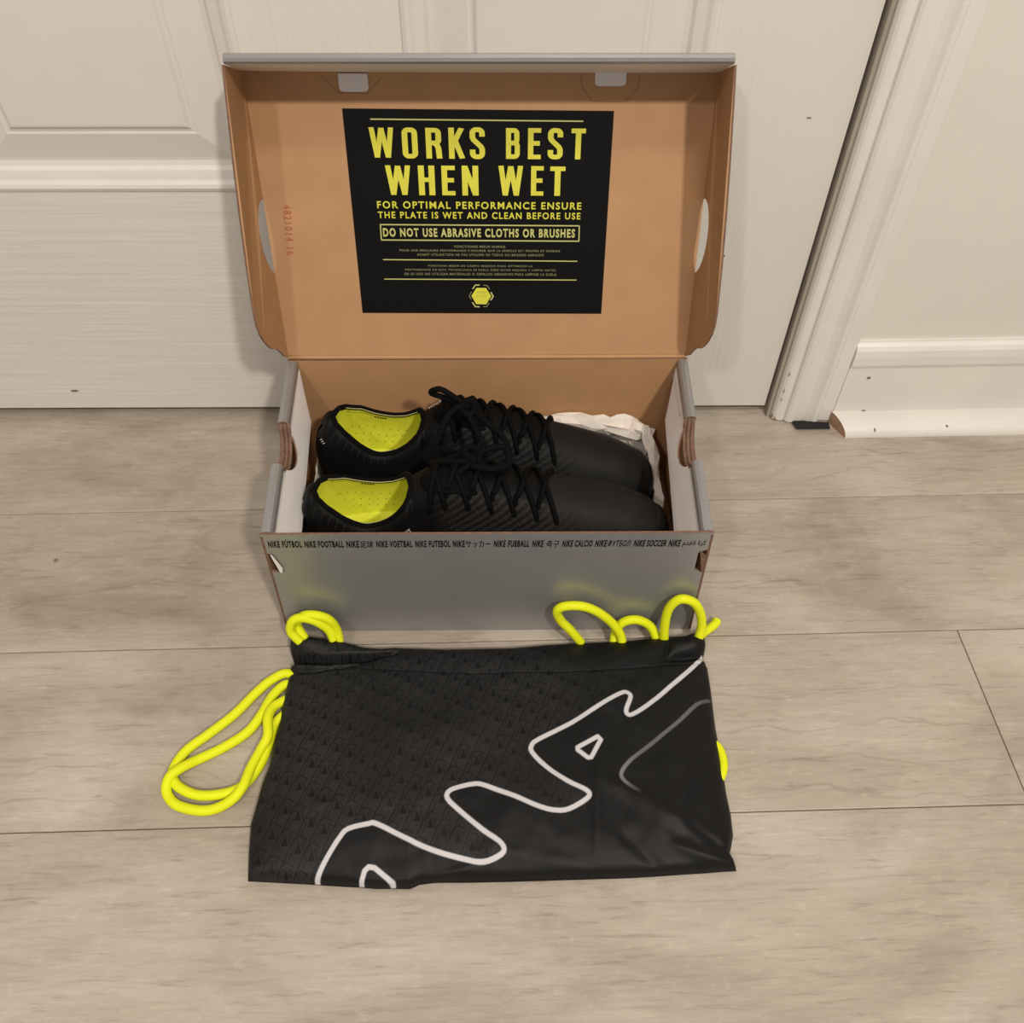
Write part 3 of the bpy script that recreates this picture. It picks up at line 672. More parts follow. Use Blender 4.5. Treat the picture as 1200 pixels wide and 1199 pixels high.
def make_boot(label, loc, rot, near_knot, paths, flip=1):
    root = thing('football_boot', label, 'boot', loc, rot=rot)
    Mx = gmat(root); inv = Mx.inverted()
    def W(p): return Mx @ V(p)
    # ---- upper: near and far half joined at the top line
    NX, NQ = 260, 64
    xs = np.concatenate([np.linspace(0, .02, 24)[:-1], np.linspace(.02, .27, NX-48), np.linspace(.27, .290, 25)[1:]])
    nx = len(xs); vs, rib = [], []
    for x in xs:
        for side in (-1, 1):
            for k in range(NQ+1):
                q = k/NQ; p = upper_pt(float(x), q, side); vs.append(p)
                # rib field: slanted rows of dashes on vamp flanks
                w_ = .30
                if x > .10:
                    s_ = (p.z-x*.50)/.0058
                    band = (s_ % 1); dash = ((x+p.z*.3)/.0022) % 1
                    f_ = (1 if band < .50 else 0)*(1 if dash < .60 else .55)
                    fade = max(0, min(1, (q-.02)/.08))*max(0, min(1, (.80-q)/.06))*max(0, min(1, (.225-x)/.05))*max(0, min(1, (x-.100)/.02))
                    basev = min(1, max(0, (x-.10)/.03))*(.42 if q < .8 or x > .19 else .42*max(0, min(1, (x-.19)/.02+ (.8-q)/.04+1)))
                    if x < .19 and q > .80: basev *= .25
                    w_ = basev*(1-fade)+fade*(.16+.62*f_)
                else: w_ = .03
                rib.append(w_)
    def idx(i, side, k): return (i*2+(0 if side < 0 else 1))*(NQ+1)+k
    fs = []
    for i in range(nx-1):
        for side in (-1, 1):
            for k in range(NQ): fs.append((idx(i, side, k), idx(i, side, k+1), idx(i+1, side, k+1), idx(i+1, side, k)))
    me = bpy.data.meshes.new('upper'); me.from_pydata([tuple(v) for v in vs], [], fs); me.materials.append(bootm)
    a = me.attributes.new('rib', 'FLOAT', 'POINT'); a.data.foreach_set('value', np.array(rib, np.float32))
    me.polygons.foreach_set('use_smooth', [True]*len(me.polygons))
    bm = bmesh.new(); bm.from_mesh(me); bmesh.ops.remove_doubles(bm, verts=bm.verts, dist=.00004); bmesh.ops.recalc_face_normals(bm, faces=bm.faces); bm.to_mesh(me); bm.free()
    link(bpy.data.objects.new('upper', me), root)
    # ---- padded collar round the opening
    rim = [upper_pt(float(x), 1, -1) for x in RIMX]+[upper_pt(float(x), 1, 1) for x in RIMX[::-1]][1:-1]
    mesh_tube = tube('collar', [W(p) for p in rim], .0021, knit, root, closed=True, seg=10, sub=3)
    # ---- lining: drops from the rim down to the insole
    RX = np.r_[np.linspace(.0102, .018, 10)[:-1], np.linspace(.018, .077, 24)[:-1], np.linspace(.077, .0859, 14)]; vs, fs, mi = [], [], []
    ring = [(float(x), -1) for x in RX]+[(float(x), 1) for x in RX[::-1]][1:-1]
    c0 = .052; levels = 14; FZ = .030
    for L_ in range(levels+1):
        t = L_/levels
        for (x, sd) in ring:
            p = upper_pt(x, 1, sd); g = p.y
            # belly outwards below the rim, then tuck in to the insole outline
            wi = (S_w(min(max(x, .006), .20))-.0045)
            yy = g+(math.copysign(wi*.97, sd)-g)*math.sin(min(t*1.5, 1)*math.pi/2)**.9 if abs(g) > 1e-6 or True else g
            if x < .02: yy = g+(math.copysign(max(wi, .004)*.8, sd)-g)*math.sin(min(t*1.3, 1)*math.pi/2)*min(1, (x-.0102)/.008)
            xx = p.x
            if x > .080: xx = p.x+(.045*math.sin(min(t*1.2, 1)*math.pi/2))*min(1, (x-.080)/.0059)
            if x < .016: xx = p.x-.003*math.sin(t*math.pi)
            zz = p.z+.0004-(p.z-FZ)*t
            vs.append(W((xx, yy, zz)))
    nr = len(ring)
    for L_ in range(levels):
        for k in range(nr):
            fs.append((L_*nr+k, L_*nr+(k+1) % nr, (L_+1)*nr+(k+1) % nr, (L_+1)*nr+k))
    lo = mesh_obj('lining', vs, fs, lime, root, smooth=True)
    # insole with a pale printed patch towards the front
    vs2 = [W((0.012, 0, FZ+.001))]; fs2 = []; mi2 = []
    XS = np.linspace(.004, .20, 60)
    vs2 = []
    for x in XS:
        w = S_w(float(x))-.003
        for k in range(9): vs2.append(W((x, -w+2*w*k/8, FZ+.0015+.004*abs(k/4-1)**3+.003*max(0, 1-x/.03))))
    for i in range(59):
        for k in range(8):
            fs2.append((i*9+k, i*9+k+1, (i+1)*9+k+1, (i+1)*9+k)); mi2.append(1 if XS[i] > .070 else 0)
    mesh_obj('insole', vs2, fs2, [lime_in, pale_in], root, mi=mi2, smooth=True)
    # thin pale seam where lining meets collar
    tube('piping', [W(p+V((0, (-.0021 if p.y > float(0) else .0021) if .014 < p.x < .082 else 0, .0008))) for p in rim], .0003, limeedge, root, closed=True, seg=6, sub=3)
    # perforations and a little black word on the far side of the lining
    def lin_pt(x, t, sd=1, off=.0006):
        p = upper_pt(x, 1, sd); wi = (S_w(x)-.0045)*.97
        y = p.y+(sd*wi-p.y)*math.sin(min(t*1.5, 1)*math.pi/2)**.9
        return V((p.x, y-sd*off, p.z+.0004-(p.z-FZ)*t))
    vs3, fs3 = [], []
    def dot(c, r=.00052):
        b0 = len(vs3)
        for k in range(6): vs3.append(W(c+V((math.cos(k*math.pi/3)*r, 0, math.sin(k*math.pi/3)*r))))
        fs3.append(tuple(range(b0, b0+6)))
    for k in range(8): dot(lin_pt(.022+.0068*k, .46-.03*math.sin(k*.5)))
    for k in range(7): dot(lin_pt(.025+.0068*k, .60))
    for k in range(6): dot(lin_pt(.030+.0068*k, .74))
    mesh_obj('perforations', vs3, fs3, blackprint, root)['kind'] = 'stuff'
    st = []
    vs4, fs4 = [], []
    for k in range(14):
        x = .017+.0019*k; c = lin_pt(x, .13); b0 = len(vs4)
        for dx, dz in ((-.0006, -.0002), (.0006, -.0002), (.0006, .0002), (-.0006, .0002)): vs4.append(W(c+V((dx, 0, dz))))
        fs4.append((b0, b0+1, b0+2, b0+3))
    for k in range(5):
        x = .0445+.0021*k; c = lin_pt(x, .15); b0 = len(vs4)
        for dx, dz in ((-.0008, -.0007), (.0007, -.0007), (.0009, .0007), (-.0006, .0007)): vs4.append(W(c+V((dx, 0, dz))))
        fs4.append((b0, b0+1, b0+2, b0+3))
    mesh_obj('lining_print', vs4, fs4, blackprint, root)
    # ---- tongue top standing behind the collar front
    tg = []; tf = []
    for i, (x, z, w) in enumerate(((.0925, .1080, .008), (.096, .1150, .0130), (.106, .1185, .0150), (.118, .1170, .0150), (.135, .1110, .014))):
        for k in range(9):
            a = -1+k/4; tg.append(W((x+.004*abs(a)**2, a*w, z-.0060*abs(a)**2.2+.0006)))
    for i in range(4):
        for k in range(8): tf.append((i*9+k, i*9+k+1, i*9+k+10, i*9+k+9))
    to = mesh_obj('tongue', tg, tf, knit, root, smooth=True); sd = to.modifiers.new('s', 'SOLIDIFY'); sd.thickness = .003; sd.offset = -1
    ss = to.modifiers.new('ss', 'SUBSURF'); ss.levels = ss.render_levels = 2
    # ---- soleplate with studs
    vs5, fs5 = [], []
    XS = np.linspace(0, LB, 60)
    for x in XS:
        w = S_w(float(x))*.97; zb = S_b(float(x)); cy = float(np.interp(x, SX, CY))
        for y, z in ((-w-.0006, zb+.005), (-w*.96, zb-.003), (w*.96, zb-.003), (w+.0006, zb+.005)): vs5.append(W((x, cy+y, z)))
    for i in range(59):
        for k in range(4): fs5.append((i*4+k, i*4+(k+1) % 4, (i+1)*4+(k+1) % 4, (i+1)*4+k))
    fs5.append((0, 1, 2, 3)); fs5.append(tuple(59*4+k for k in range(4)))
    mesh_obj('soleplate', vs5, fs5, plate_m, root, smooth=False)
    for x, y in ((.025, -.018), (.025, .018), (.06, -.018), (.06, .018), (.175, -.028), (.175, .028), (.21, -.030), (.21, .030), (.245, -.024), (.245, .022)):
        tube('stud', [W((x, y, S_b(x)-.002)), W((x, y, .0045)), W((x, y, .0004))], [.0062, .0045, .0036], plate_m, root, seg=10, sub=2)
    # ---- heel ribs: short raised bars near the collar back
    for k in range(9):
        x = .012+.0052*k
        a_ = upper_pt(x, .66, -1, .0003); b_ = upper_pt(x+.0018, .86, -1, .0003)
        tube('heel_rib', [W(a_), W(b_)], .0007, bootm_lite, root, seg=6, sub=3)
    # ---- laces: criss-cross over the throat
    eye = [.112, .129, .146, .163, .180, .195]
    for i, x in enumerate(eye):
        for sd, nm in ((-1, 'lace'), (1, 'lace')):
            xo = eye[i-1] if i > 0 else .100
            q0 = .66
            pts = [upper_pt(x, q0-.05, sd, -.001), upper_pt(x-.001, q0+.02, sd, .0018)]
            for t in (.25, .5, .75):
                q = q0+(1-q0)*t*2 if t <= .5 else q0+(1-q0)*(1-t)*2
                s_ = sd if t <= .5 else -sd
                pts.append(upper_pt(x+(xo-x)*t, min(q, .999), s_, .0024 if sd < 0 else .0036))
            pts += [upper_pt(xo+.001, q0+.02, -sd, .0016), upper_pt(xo, q0-.05, -sd, -.001)]
            if sd > 0 and i > 0: pts = pts[:5]+[upper_pt(xo+.002, .80, -sd, .0012), upper_pt(xo+.001, .72, -sd, -.001)]
            tube('lace', [W(p) for p in pts], .0020, lacem, root, seg=8, flat=1.0, sub=5)
    for p_, r_ in paths: tube('lace_bow', p_, r_, lacem, root, seg=8, sub=6)
    return root, W
bootm_lite = mat('raised_rib', (.010, .0098, .0096), .6, spec=.2)
def Pz(px, py, z): return at(px, py, 2, z)
T1, T2 = .140, .150
bowf = [([Pz(556, 537, .142), Pz(540, 541, .146), Pz(515, 541, .143), Pz(505, 545, .136), Pz(518, 549, .134), Pz(545, 545, .140), Pz(558, 541, .143)], .0024),
        ([Pz(552, 536, .144), Pz(570, 527, .150), Pz(590, 524, .150), Pz(597, 538, .146), Pz(592, 551, .140), Pz(572, 548, .141), Pz(556, 541, .144)], .0026),
        ([Pz(558, 540, .146), Pz(545, 532, .148), Pz(548, 524, .149), Pz(560, 528, .148), Pz(562, 543, .145)], .0027),
        ([Pz(556, 542, .144), Pz(533, 556, .140), Pz(519, 570, .132), Pz(513, 585, .122), Pz(505, 597, .112)], .0029),
        ([Pz(548, 541, .143), Pz(538, 556, .138), Pz(541, 575, .128), Pz(537, 597, .112)], .0030)]
bowr = [([Pz(548, 477, .158), Pz(530, 464, .166), Pz(515, 456, .170), Pz(505, 460, .164), Pz(520, 466, .160), Pz(545, 476, .157)], .0023),
        ([Pz(550, 476, .158), Pz(535, 478, .160), Pz(524, 490, .155), Pz(517, 505, .148), Pz(511, 520, .140)], .0026),
        ([Pz(552, 478, .158), Pz(572, 497, .156), Pz(588, 510, .152), Pz(596, 527, .148), Pz(594, 545, .144), Pz(575, 550, .144), Pz(552, 546, .146)], .0024),
        ([Pz(546, 480, .158), Pz(556, 500, .156), Pz(566, 522, .150), Pz(560, 540, .147)], .0023),
        ([Pz(540, 472, .160), Pz(552, 470, .161), Pz(558, 478, .159), Pz(550, 486, .158), Pz(540, 480, .158), Pz(540, 472, .160)], .0030)]
boot_r, WR = make_boot('rear one of the two black football boots, against the white tissue', (-.1465, .1330, .0235), (math.radians(4), math.radians(3.4), math.radians(0)), None, bowr)
boot_f, WF = make_boot('front one of the two black football boots, behind the printed box front', (-.1430, .0585, .0205), (math.radians(6), math.radians(-2.3), math.radians(0)), None, bowf)
# small white marks on the boots
def mark(root, W, s, x, q, sd, wid, hgt, ang, m=whiteprint, off=.0012):
    c = upper_pt(x, q, sd, off); cx_ = upper_pt(x+.004, q, sd, off); cq = upper_pt(x, min(q+.05, 1), sd, off)
    ex = (cx_-c).normalized(); ey = (cq-c); ey = (ey-ex*ey.dot(ex)).normalized(); ca, sa = math.cos(ang), math.sin(ang)
    def f(a, b):
        return W(c+ex*(a*ca-b*sa)+ey*(a*sa+b*ca))
    text_mesh('white_lettering', s, 1, f, m, root, width=wid, height=hgt, offset=.01)
mark(boot_f, WF, 'FLYKNIT', .070, .535, -1, .019, .0034, .12)
mark(boot_r, WR, 'IIIIIII', .090, .93, 1, .012, .0020, -.15, off=.004)
mark(boot_r, WR, '///', .004, .62, -1, .006, .003, -.6)

# ------------------------------------------------------------------ tissue paper round the boots
def tissue_sheet():
    rnd = random.Random(11)
    path = [(-.1520, .018), (-.1540, .06), (-.1545, .11), (-.1520, .155), (-.140, .1700), (-.09, .1725), (-.03, .1730), (.02, .1728), (.06, .1722), (.10, .1712), (.125, .1685), (.140, .1600), (.148, .140), (.150, .115), (.149, .09), (.1485, .07)]
    top = [.108, .072, .060, .066, .080, .086, .080, .080, .084, .085, .083, .079, .060, .042, .034, .028]
    # finer path
    F = []; 
    for i in range(len(path)-1):
        for k in range(4):
            t = k/4; F.append((path[i][0]*(1-t)+path[i+1][0]*t, path[i][1]*(1-t)+path[i+1][1]*t, top[i]*(1-t)+top[i+1]*t))
    F.append((*path[-1], top[-1]))
    H_ = 14; vs, fs = [], []
    n = len(F)
    for i, (x, y, zt) in enumerate(F):
        a = F[max(i-1, 0)]; b = F[min(i+1, n-1)]; tx, ty = b[0]-a[0], b[1]-a[1]; l = math.hypot(tx, ty); nx_, ny_ = ty/l, -tx/l    # inward
        for k in range(H_+1):
            t = k/H_; z = .006+(zt-.006)*min(t/.82, 1); off = rnd.uniform(-.0010, .0018)+.0012*math.sin(i*.9+k*.6)
            if t > .82:        # turned-over lip
                u = (t-.82)/.18; z = zt-.016*u*(1+.4*math.sin(i*.55))*(1 if x > .02 and y > .15 else .15); off += .0085*math.sin(u*2.2)*(1 if x > .02 else .3)
            vs.append(V((x+nx_*off, y+ny_*off, z+rnd.uniform(-.0012, .0012)*(t > .3))))
    for i in range(n-1):
        for k in range(H_):
            a = i*(H_+1)+k
            if (i+k) % 2: fs += [(a, a+1, a+H_+2), (a, a+H_+2, a+H_+1)]
            else: fs += [(a, a+1, a+H_+1), (a+1, a+H_+2, a+H_+1)]
    root = thing('tissue_paper', 'crumpled white tissue paper tucked around the boots inside the box', 'paper', (0, .09, .0035))
    o = mesh_obj('sheet', vs, fs, tissue, root); sd = o.modifiers.new('s', 'SOLIDIFY'); sd.thickness = .0003
    # sheet under the boots
    vs, fs = [], []
    for i in range(25):
        for j in range(13): vs.append(V((-.150+.297*i/24, .018+.152*j/12, (.0042 if i in (0, 24) or j in (0, 12) else .0075+rnd.uniform(0, .012)*math.sin(math.pi*i/24)**.2))))
    for i in range(24):
        for j in range(12): a = i*13+j; fs += [(a, a+1, a+13), (a+1, a+14, a+13)]
    mesh_obj('sheet', vs, fs, tissue, root)
    # crisp folded corner behind the rear boot's toe
    C = [(657, 487, .172), (706, 496, .166), (732, 500, .166), (743, 495, .172), (768, 503, .164), (764, 513, .158), (746, 516, .156), (735, 513, .154), (716, 507, .160), (690, 497, .168)]
    pts = [at(px, py, 1, y) for px, py, y in C]; c = at(738, 504, 1, .160)
    vs = pts+[c+V((0, -.004, .003))]; fs = [(i, (i+1) % len(pts), len(pts)) for i in range(len(pts))]
    o = mesh_obj('folded_corner', vs, fs, tissue, root); sd = o.modifiers.new('s', 'SOLIDIFY'); sd.thickness = .0004
tissue_sheet()

# ------------------------------------------------------------------ drawstring bag
bag = thing('drawstring_bag', 'black nylon drawstring bag with white zigzag outline print, lying flat before the box', 'bag', (0, -.11, 0))
def plyline(pts, n):
    P = np.array(pts, float); d = np.r_[0, np.cumsum(np.hypot(*np.diff(P, axis=0).T))]; t = np.linspace(0, d[-1], n)
    return np.c_[np.interp(t, d, P[:, 0]), np.interp(t, d, P[:, 1])]
def wpts(pix, z): return [tuple(at(px, py, 2, z))[:2] for px, py in pix]
NU, NV = 620, 400
ZE = .012
topc = plyline(wpts([(340, 742), (347, 739), (356, 740), (372, 744), (400, 748), (425, 753.5), (445, 754), (460, 752), (520, 754), (600, 752), (640, 748), (700, 745), (740, 743), (760, 741), (785, 739), (805, 738), (815, 734), (824, 731.5), (828, 733)], ZE+.004), NU)
botc = plyline(wpts([(290.5, 1031), (350, 1034), (400, 1037), (440, 1040), (481, 1040), (492, 1035), (510, 1033), (600, 1031), (740, 1027), (835, 1021), (863, 1019)], .004), NU)
lefc = plyline(wpts([(340, 742), (339, 757), (342, 768), (338, 776), (334, 795), (329, 815), (326, 840), (320, 862), (314, 893), (306, 915), (301, 935), (293, 965), (291, 1000), (290.5, 1031)], .008), NV)
rigc = plyline(wpts([(828, 733), (828, 752), (826, 763), (832, 778), (835, 800), (840, 845), (843, 862), (848, 895), (852, 925), (857, 950), (859.5, 975), (857, 990), (855, 998), (860, 1008), (863, 1019)], .008), NV)
u = np.linspace(0, 1, NU)[:, None, None]; v = np.linspace(0, 1, NV)[None, :, None]
lefc = lefc+(topc[0]-lefc[0])*(1-np.linspace(0, 1, NV))[:, None]+(botc[0]-lefc[-1])*np.linspace(0, 1, NV)[:, None]
rigc = rigc+(topc[-1]-rigc[0])*(1-np.linspace(0, 1, NV))[:, None]+(botc[-1]-rigc[-1])*np.linspace(0, 1, NV)[:, None]
T_, B_, L__, R__ = topc[:, None, :], botc[:, None, :], lefc[None, :, :], rigc[None, :, :]
XY = (1-v)*T_+v*B_+(1-u)*L__+u*R__-((1-u)*(1-v)*topc[0]+u*(1-v)*topc[-1]+(1-u)*v*botc[0]+u*v*botc[-1])
X, Y = XY[..., 0], XY[..., 1]
def proj_np(X, Y, Z):
    dx, dy, dz = X-CPOS.x, Y-CPOS.y, Z-CPOS.z
    w = dx*FWD.x+dy*FWD.y+dz*FWD.z
    return 600+FPX*(dx*RGT.x+dy*RGT.y+dz*RGT.z)/w, 599.5-FPX*(dx*UPV.x+dy*UPV.y+dz*UPV.z)/w
U = u[..., 0]; Vv = v[..., 0]
def sstep(a, b, x): t = np.clip((x-a)/(b-a), 0, 1); return t*t*(3-2*t)
def vnoise(X, Y, sx, sy, seed):
    r = np.random.RandomState(seed); g = r.rand(64, 64); gx = (X/sx) % 63; gy = (Y/sy) % 63; i = gx.astype(int); j = gy.astype(int); a = gx-i; b = gy-j; a = a*a*(3-2*a); b = b*b*(3-2*b)
    return g[i, j]*(1-a)*(1-b)+g[i+1, j]*a*(1-b)+g[i, j+1]*(1-a)*b+g[i+1, j+1]*a*b-.5
# seam of the cord channel, as a pixel row that wanders a little; work in bag coordinates for relief
PX, PY = proj_np(X, Y, np.full_like(X, .018))
seam = np.interp(PX, [335, 370, 400, 460, 560, 640, 700, 790, 830], [772, 775, 779, 786, 789, 788, 787, 779, 772])
dS = PY-seam
edge = sum((np.maximum(e_, 1e-5)**-2.5 for e_ in (U*.345+0*Vv, (1-U)*.345+0*Vv, Vv*.2+0*U, (1-Vv)*.2+0*U)))**(-1/2.5)
h = .0060+.0135*sstep(0, .020, edge)**.8*np.ones_like(X)
h = .0015+.0105*np.sqrt(1-np.exp(-edge/.0035))+.0095*(1-np.exp(-(edge/.028)**1.5))
ch = sstep(4, -6, dS)                         # above the seam: cord channel, a plump tube
chv = np.clip((PY-(seam-38))/36, 0, 1)
h += ch*.0022*np.sin(np.pi*chv)
h -= .0007*np.exp(-(dS/1.3)**2)                # stitched groove
# gathers at both ends of the channel
gl = sstep(470, 345, PX); gr = sstep(735, 820, PX)
h += gl*np.exp(-((PY-752)/11)**2)*.0065
lf = np.interp(PX, [335, 380, 430, 470], [766, 772, 768, 761]); h -= sstep(480, 440, PX)*.0105*np.exp(-((PY-lf)/3.6)**2)
lf2 = np.interp(PX, [335, 370, 440], [781, 784, 773]); h -= sstep(450, 400, PX)*.004*np.exp(-((PY-lf2)/3.5)**2)
h += gr*.0050*np.exp(-((PY-752)/10)**2)
h -= sstep(770, 800, PX)*.0050*np.exp(-((PY-(772-(PX-780)*.18))/4)**2)
h -= .0035*np.exp(-(((PX-786)+(PY-750)*.35)/4)**2)*np.exp(-((PY-757)/13)**2)
rip = np.sin(PX*.30+2.2*vnoise(PX, PY, 40, 30, 3)*3)*np.exp(-((dS-3)/9)**2)*.0003*(.3+vnoise(PX, PY, 60, 60, 33)+.5)+np.sin(PX*.17+4*vnoise(PX, PY, 50, 40, 4))*np.exp(-((dS+4)/16)**2)*.0003
h += rip
# long soft folds
def ridge(x0, y0, x1, y1, w, a, taper=.25):
    dx, dy = x1-x0, y1-y0; L2 = dx*dx+dy*dy; t = ((PX-x0)*dx+(PY-y0)*dy)/L2; d = ((PX-x0)*dy-(PY-y0)*dx)/math.sqrt(L2)
    return a*np.exp(-(d/w)**2)*sstep(-.05, taper, t)*sstep(1.05, 1-taper, t)
for r_ in [(690, 905, 850, 990, 10, .0022), (700, 880, 700, 1000, 7, .0012), (840, 800, 860, 985, 9, -.0020), (812, 800, 770, 1010, 16, .0014), (835, 850, 790, 960, 8, .0022), (860, 1010, 780, 985, 7, .0022), (855, 995, 800, 960, 6, -.0018),
           (560, 800, 500, 900, 18, .0010), (400, 800, 330, 940, 20, .0013), (330, 860, 315, 960, 8, -.0016), (345, 900, 380, 940, 7, -.0012), (300, 960, 420, 935, 8, .0012), (470, 860, 430, 1000, 14, .0010), (620, 900, 560, 1020, 15, .0010),
           (480, 1034, 560, 1012, 6, .0016), (400, 1030, 490, 1030, 6, .0015), (740, 800, 660, 900, 16, .0011), (720, 970, 780, 1015, 8, -.0014), (460, 790, 520, 830, 9, .0012), (430, 785, 400, 830, 7, .0013), (560, 990, 680, 1010, 10, .0010)]:
    h += ridge(*r_)
h += vnoise(X+1, Y+1, .030, .022, 5)*.0020*sstep(0, .02, edge)+vnoise(X+1, Y+1, .012, .010, 6)*.0010*sstep(0, .02, edge)+vnoise(X+1, Y+1, .005, .005, 8)*.0002
h = np.maximum(h, .0012)
Z = h
# ---- print: masks computed in the bag's own flat coordinates
def pw(pts, z=.019): return np.array([tuple(at(a, b, 2, z))[:2] for a, b in pts])
def catm(P, n=6):
    out = []
    for i in range(len(P)-1):
        a, b, c, d = P[max(i-1, 0)], P[i], P[i+1], P[min(i+2, len(P)-1)]
        for k in range(n): t = k/n; out.append(.5*((2*b)+(c-a)*t+(2*a-5*b+4*c-d)*t*t+(-a+3*b-3*c+d)*t**3))
    out.append(P[-1]); return np.array(out)
def dist_poly(P, closed=False):
    if closed: P = np.vstack([P, P[:1]])
    D = np.full(X.shape, 1e9)
    for a, b in zip(P[:-1], P[1:]):
        d = b-a; L2 = max(d@d, 1e-12); m_ = (X > min(a[0], b[0])-.006) & (X < max(a[0], b[0])+.006) & (Y > min(a[1], b[1])-.006) & (Y < max(a[1], b[1])+.006)
        if not m_.any(): continue
        x_, y_ = X[m_]-a[0], Y[m_]-a[1]; t = np.clip((x_*d[0]+y_*d[1])/L2, 0, 1); D[m_] = np.minimum(D[m_], np.hypot(x_-t*d[0], y_-t*d[1]))
    return D
main = [(362, 1037), (375, 1014), (387, 996), (398, 981), (408, 971.5), (432, 966), (441, 966), (468, 978), (495, 990), (519, 998), (544, 1004), (559, 1007), (572.5, 1006), (588, 999), (590.5, 992.5), (584.5, 985), (565, 972), (538, 950), (524.5, 937), (526, 929), (536.5, 924), (556, 920), (569.5, 922), (604, 935), (634, 947), (652, 950), (667, 948), (687, 937), (690.5, 931), (683.5, 925), (664, 916), (640, 900), (623.6, 884), (623, 875.5), (631, 868.5), (670, 848), (700, 829.6), (727, 814.4), (735, 813.5), (738.6, 818.5), (733.8, 832), (734.6, 838), (741, 838.5), (760, 826.6), (784, 805.6), (805, 787), (820, 771), (826, 763)]
Wm = pw(main); dm = dist_poly(catm(Wm, 3)); LW = .00165
px1 = .0006
def line_mask(d, w): return np.clip((w-d)/px1+.5, 0, 1)
white = line_mask(dm, LW)
tri = pw([(676.5, 878), (700, 865), (703.8, 868.5), (692.7, 889), (688.8, 889.3), (677, 881)]); white = np.maximum(white, line_mask(dist_poly(tri, True), .0016))
tri2 = pw([(417, 1040), (426, 1017), (431, 1013), (438, 1014), (459, 1030), (457, 1035), (447, 1036.5)]); white = np.maximum(white, line_mask(dist_poly(tri2), .0016))
gl_ = pw([(833, 815.5), (817, 823.6), (796, 844.7), (766, 870), (741, 889.7), (729, 904), (729, 913), (739, 922), (753, 930)]); dgr = dist_poly(catm(gl_, 3))
gfade = np.interp(PX, [728, 745, 757, 800, 835], [.42, .30, .26, .30, .16])*np.where((PY > 918), np.clip((752-PX)/20, 0, 1), 1)
grey = line_mask(dgr, .0014)*gfade
# tone-on-tone arrow pattern, upper left of the outline only
LX, LY = X/.00060, -Y/.00078                     # roughly millimetre-and-a-half print grid
ax_, ay_, bx_, by_ = 16.0, 6.5, -12.5, 21.0
det = ax_*by_-bx_*ay_
ca_ = (LX*by_-LY*bx_)/det; cb_ = (LY*ax_-LX*ay_)/det
fa, fb = ca_-np.floor(ca_)-.5, cb_-np.floor(cb_)-.5
qx, qy = fa*ax_+fb*bx_, fa*ay_+fb*by_
tri_d = (qy > -5.5) & (qy < 3.5) & (np.abs(qx) < (qy+5.5)*.48)
chev = (np.abs(qy+11.0-.50*np.abs(qx-1)) < .75) & (np.abs(qx-1) < 8)
chev2 = (np.abs(qy+7.0-.50*np.abs(qx-1)) < .6) & (np.abs(qx-1) < 7) & (np.abs(qx-1) > 2)
diag = np.abs(fa) > .455
leg = (np.abs(qx-6-(qy-1)*.45) < .7) & (qy > -4) & (qy < 7)
leg2 = (np.abs(qx+7+(qy-3)*.5) < .6) & (qy > -2) & (qy < 9)
pat = np.where(tri_d | chev | chev2 | diag | leg | leg2, 0.0, 1.0); pat = np.where(tri_d, -.15, pat)
# which side of the white outline: the pattern lies above it
mx_ = np.array([p[0] for p in main]); my_ = np.array([p[1] for p in main])
bound = np.interp(PX, [290, 362, 400, 437, 470, 520, 523, 560, 600, 621, 660, 735, 830], [1060, 1035, 972, 962, 975, 990, 925, 917, 928, 880, 850, 808, 760])
PG = np.vstack([pw(main[::1]), pw([(845, 700), (280, 700), (270, 1060), (362, 1060)])])
inside = np.zeros(X.shape, bool)
for (x1, y1), (x2, y2) in zip(PG, np.roll(PG, -1, 0)):
    if y1 == y2: continue
    inside ^= ((Y > y1) != (Y > y2)) & (X < (x2-x1)*(Y-y1)/(y2-y1)+x1)
patm = inside*np.interp(PX, [300, 560, 640, 720, 780], [1, 1, .8, .35, .1])*np.where(dS < 0, np.interp(PX, [340, 640, 740], [1, .8, .15]), 1)*(white < .05)
patm *= (.55+.75*(vnoise(PX, PY, 90, 70, 21)+.5))
colv = np.clip(.14+.0*X+pat*patm*.42, 0, 1)
me = bpy.data.meshes.new('fabric')
n = NU*NV; co = np.stack([X, Y+.11, Z], -1).reshape(-1, 3)
# skirt: three extra rings down to the floor, then bottom closed
loop = [(i, 0) for i in range(NU)]+[(NU-1, j) for j in range(1, NV)]+[(i, NV-1) for i in range(NU-2, -1, -1)]+[(0, j) for j in range(NV-2, 0, -1)]
lid_ = np.array([i*NV+j for i, j in loop]); ctr = co[lid_].mean(0)
extra = []
for zf, inn in ((.6, -.0006), (.25, .001), (.0, .006)):
    r = co[lid_].copy(); d = (ctr-r)[:, :2]; d /= np.linalg.norm(d, axis=1)[:, None]; r[:, :2] += d*inn; r[:, 2] = np.maximum(r[:, 2]*zf, .0004); extra.append(r)
allco = np.vstack([co]+extra)
ii, jj = np.meshgrid(np.arange(NU-1), np.arange(NV-1), indexing='ij'); a = (ii*NV+jj).ravel()
quads = np.stack([a, a+NV, a+NV+1, a+1], -1)[:, ::-1]
nl = len(lid_); prev = lid_; qs = [quads]
for k in range(3):
    cur = n+k*nl+np.arange(nl); qs.append(np.stack([prev, np.roll(prev, -1), np.roll(cur, -1), cur], -1)); prev = cur
Q = np.vstack(qs)
me.vertices.add(len(allco)); me.vertices.foreach_set('co', allco.astype(np.float32).ravel())
me.loops.add(len(Q)*4); me.loops.foreach_set('vertex_index', Q.astype(np.int32).ravel())
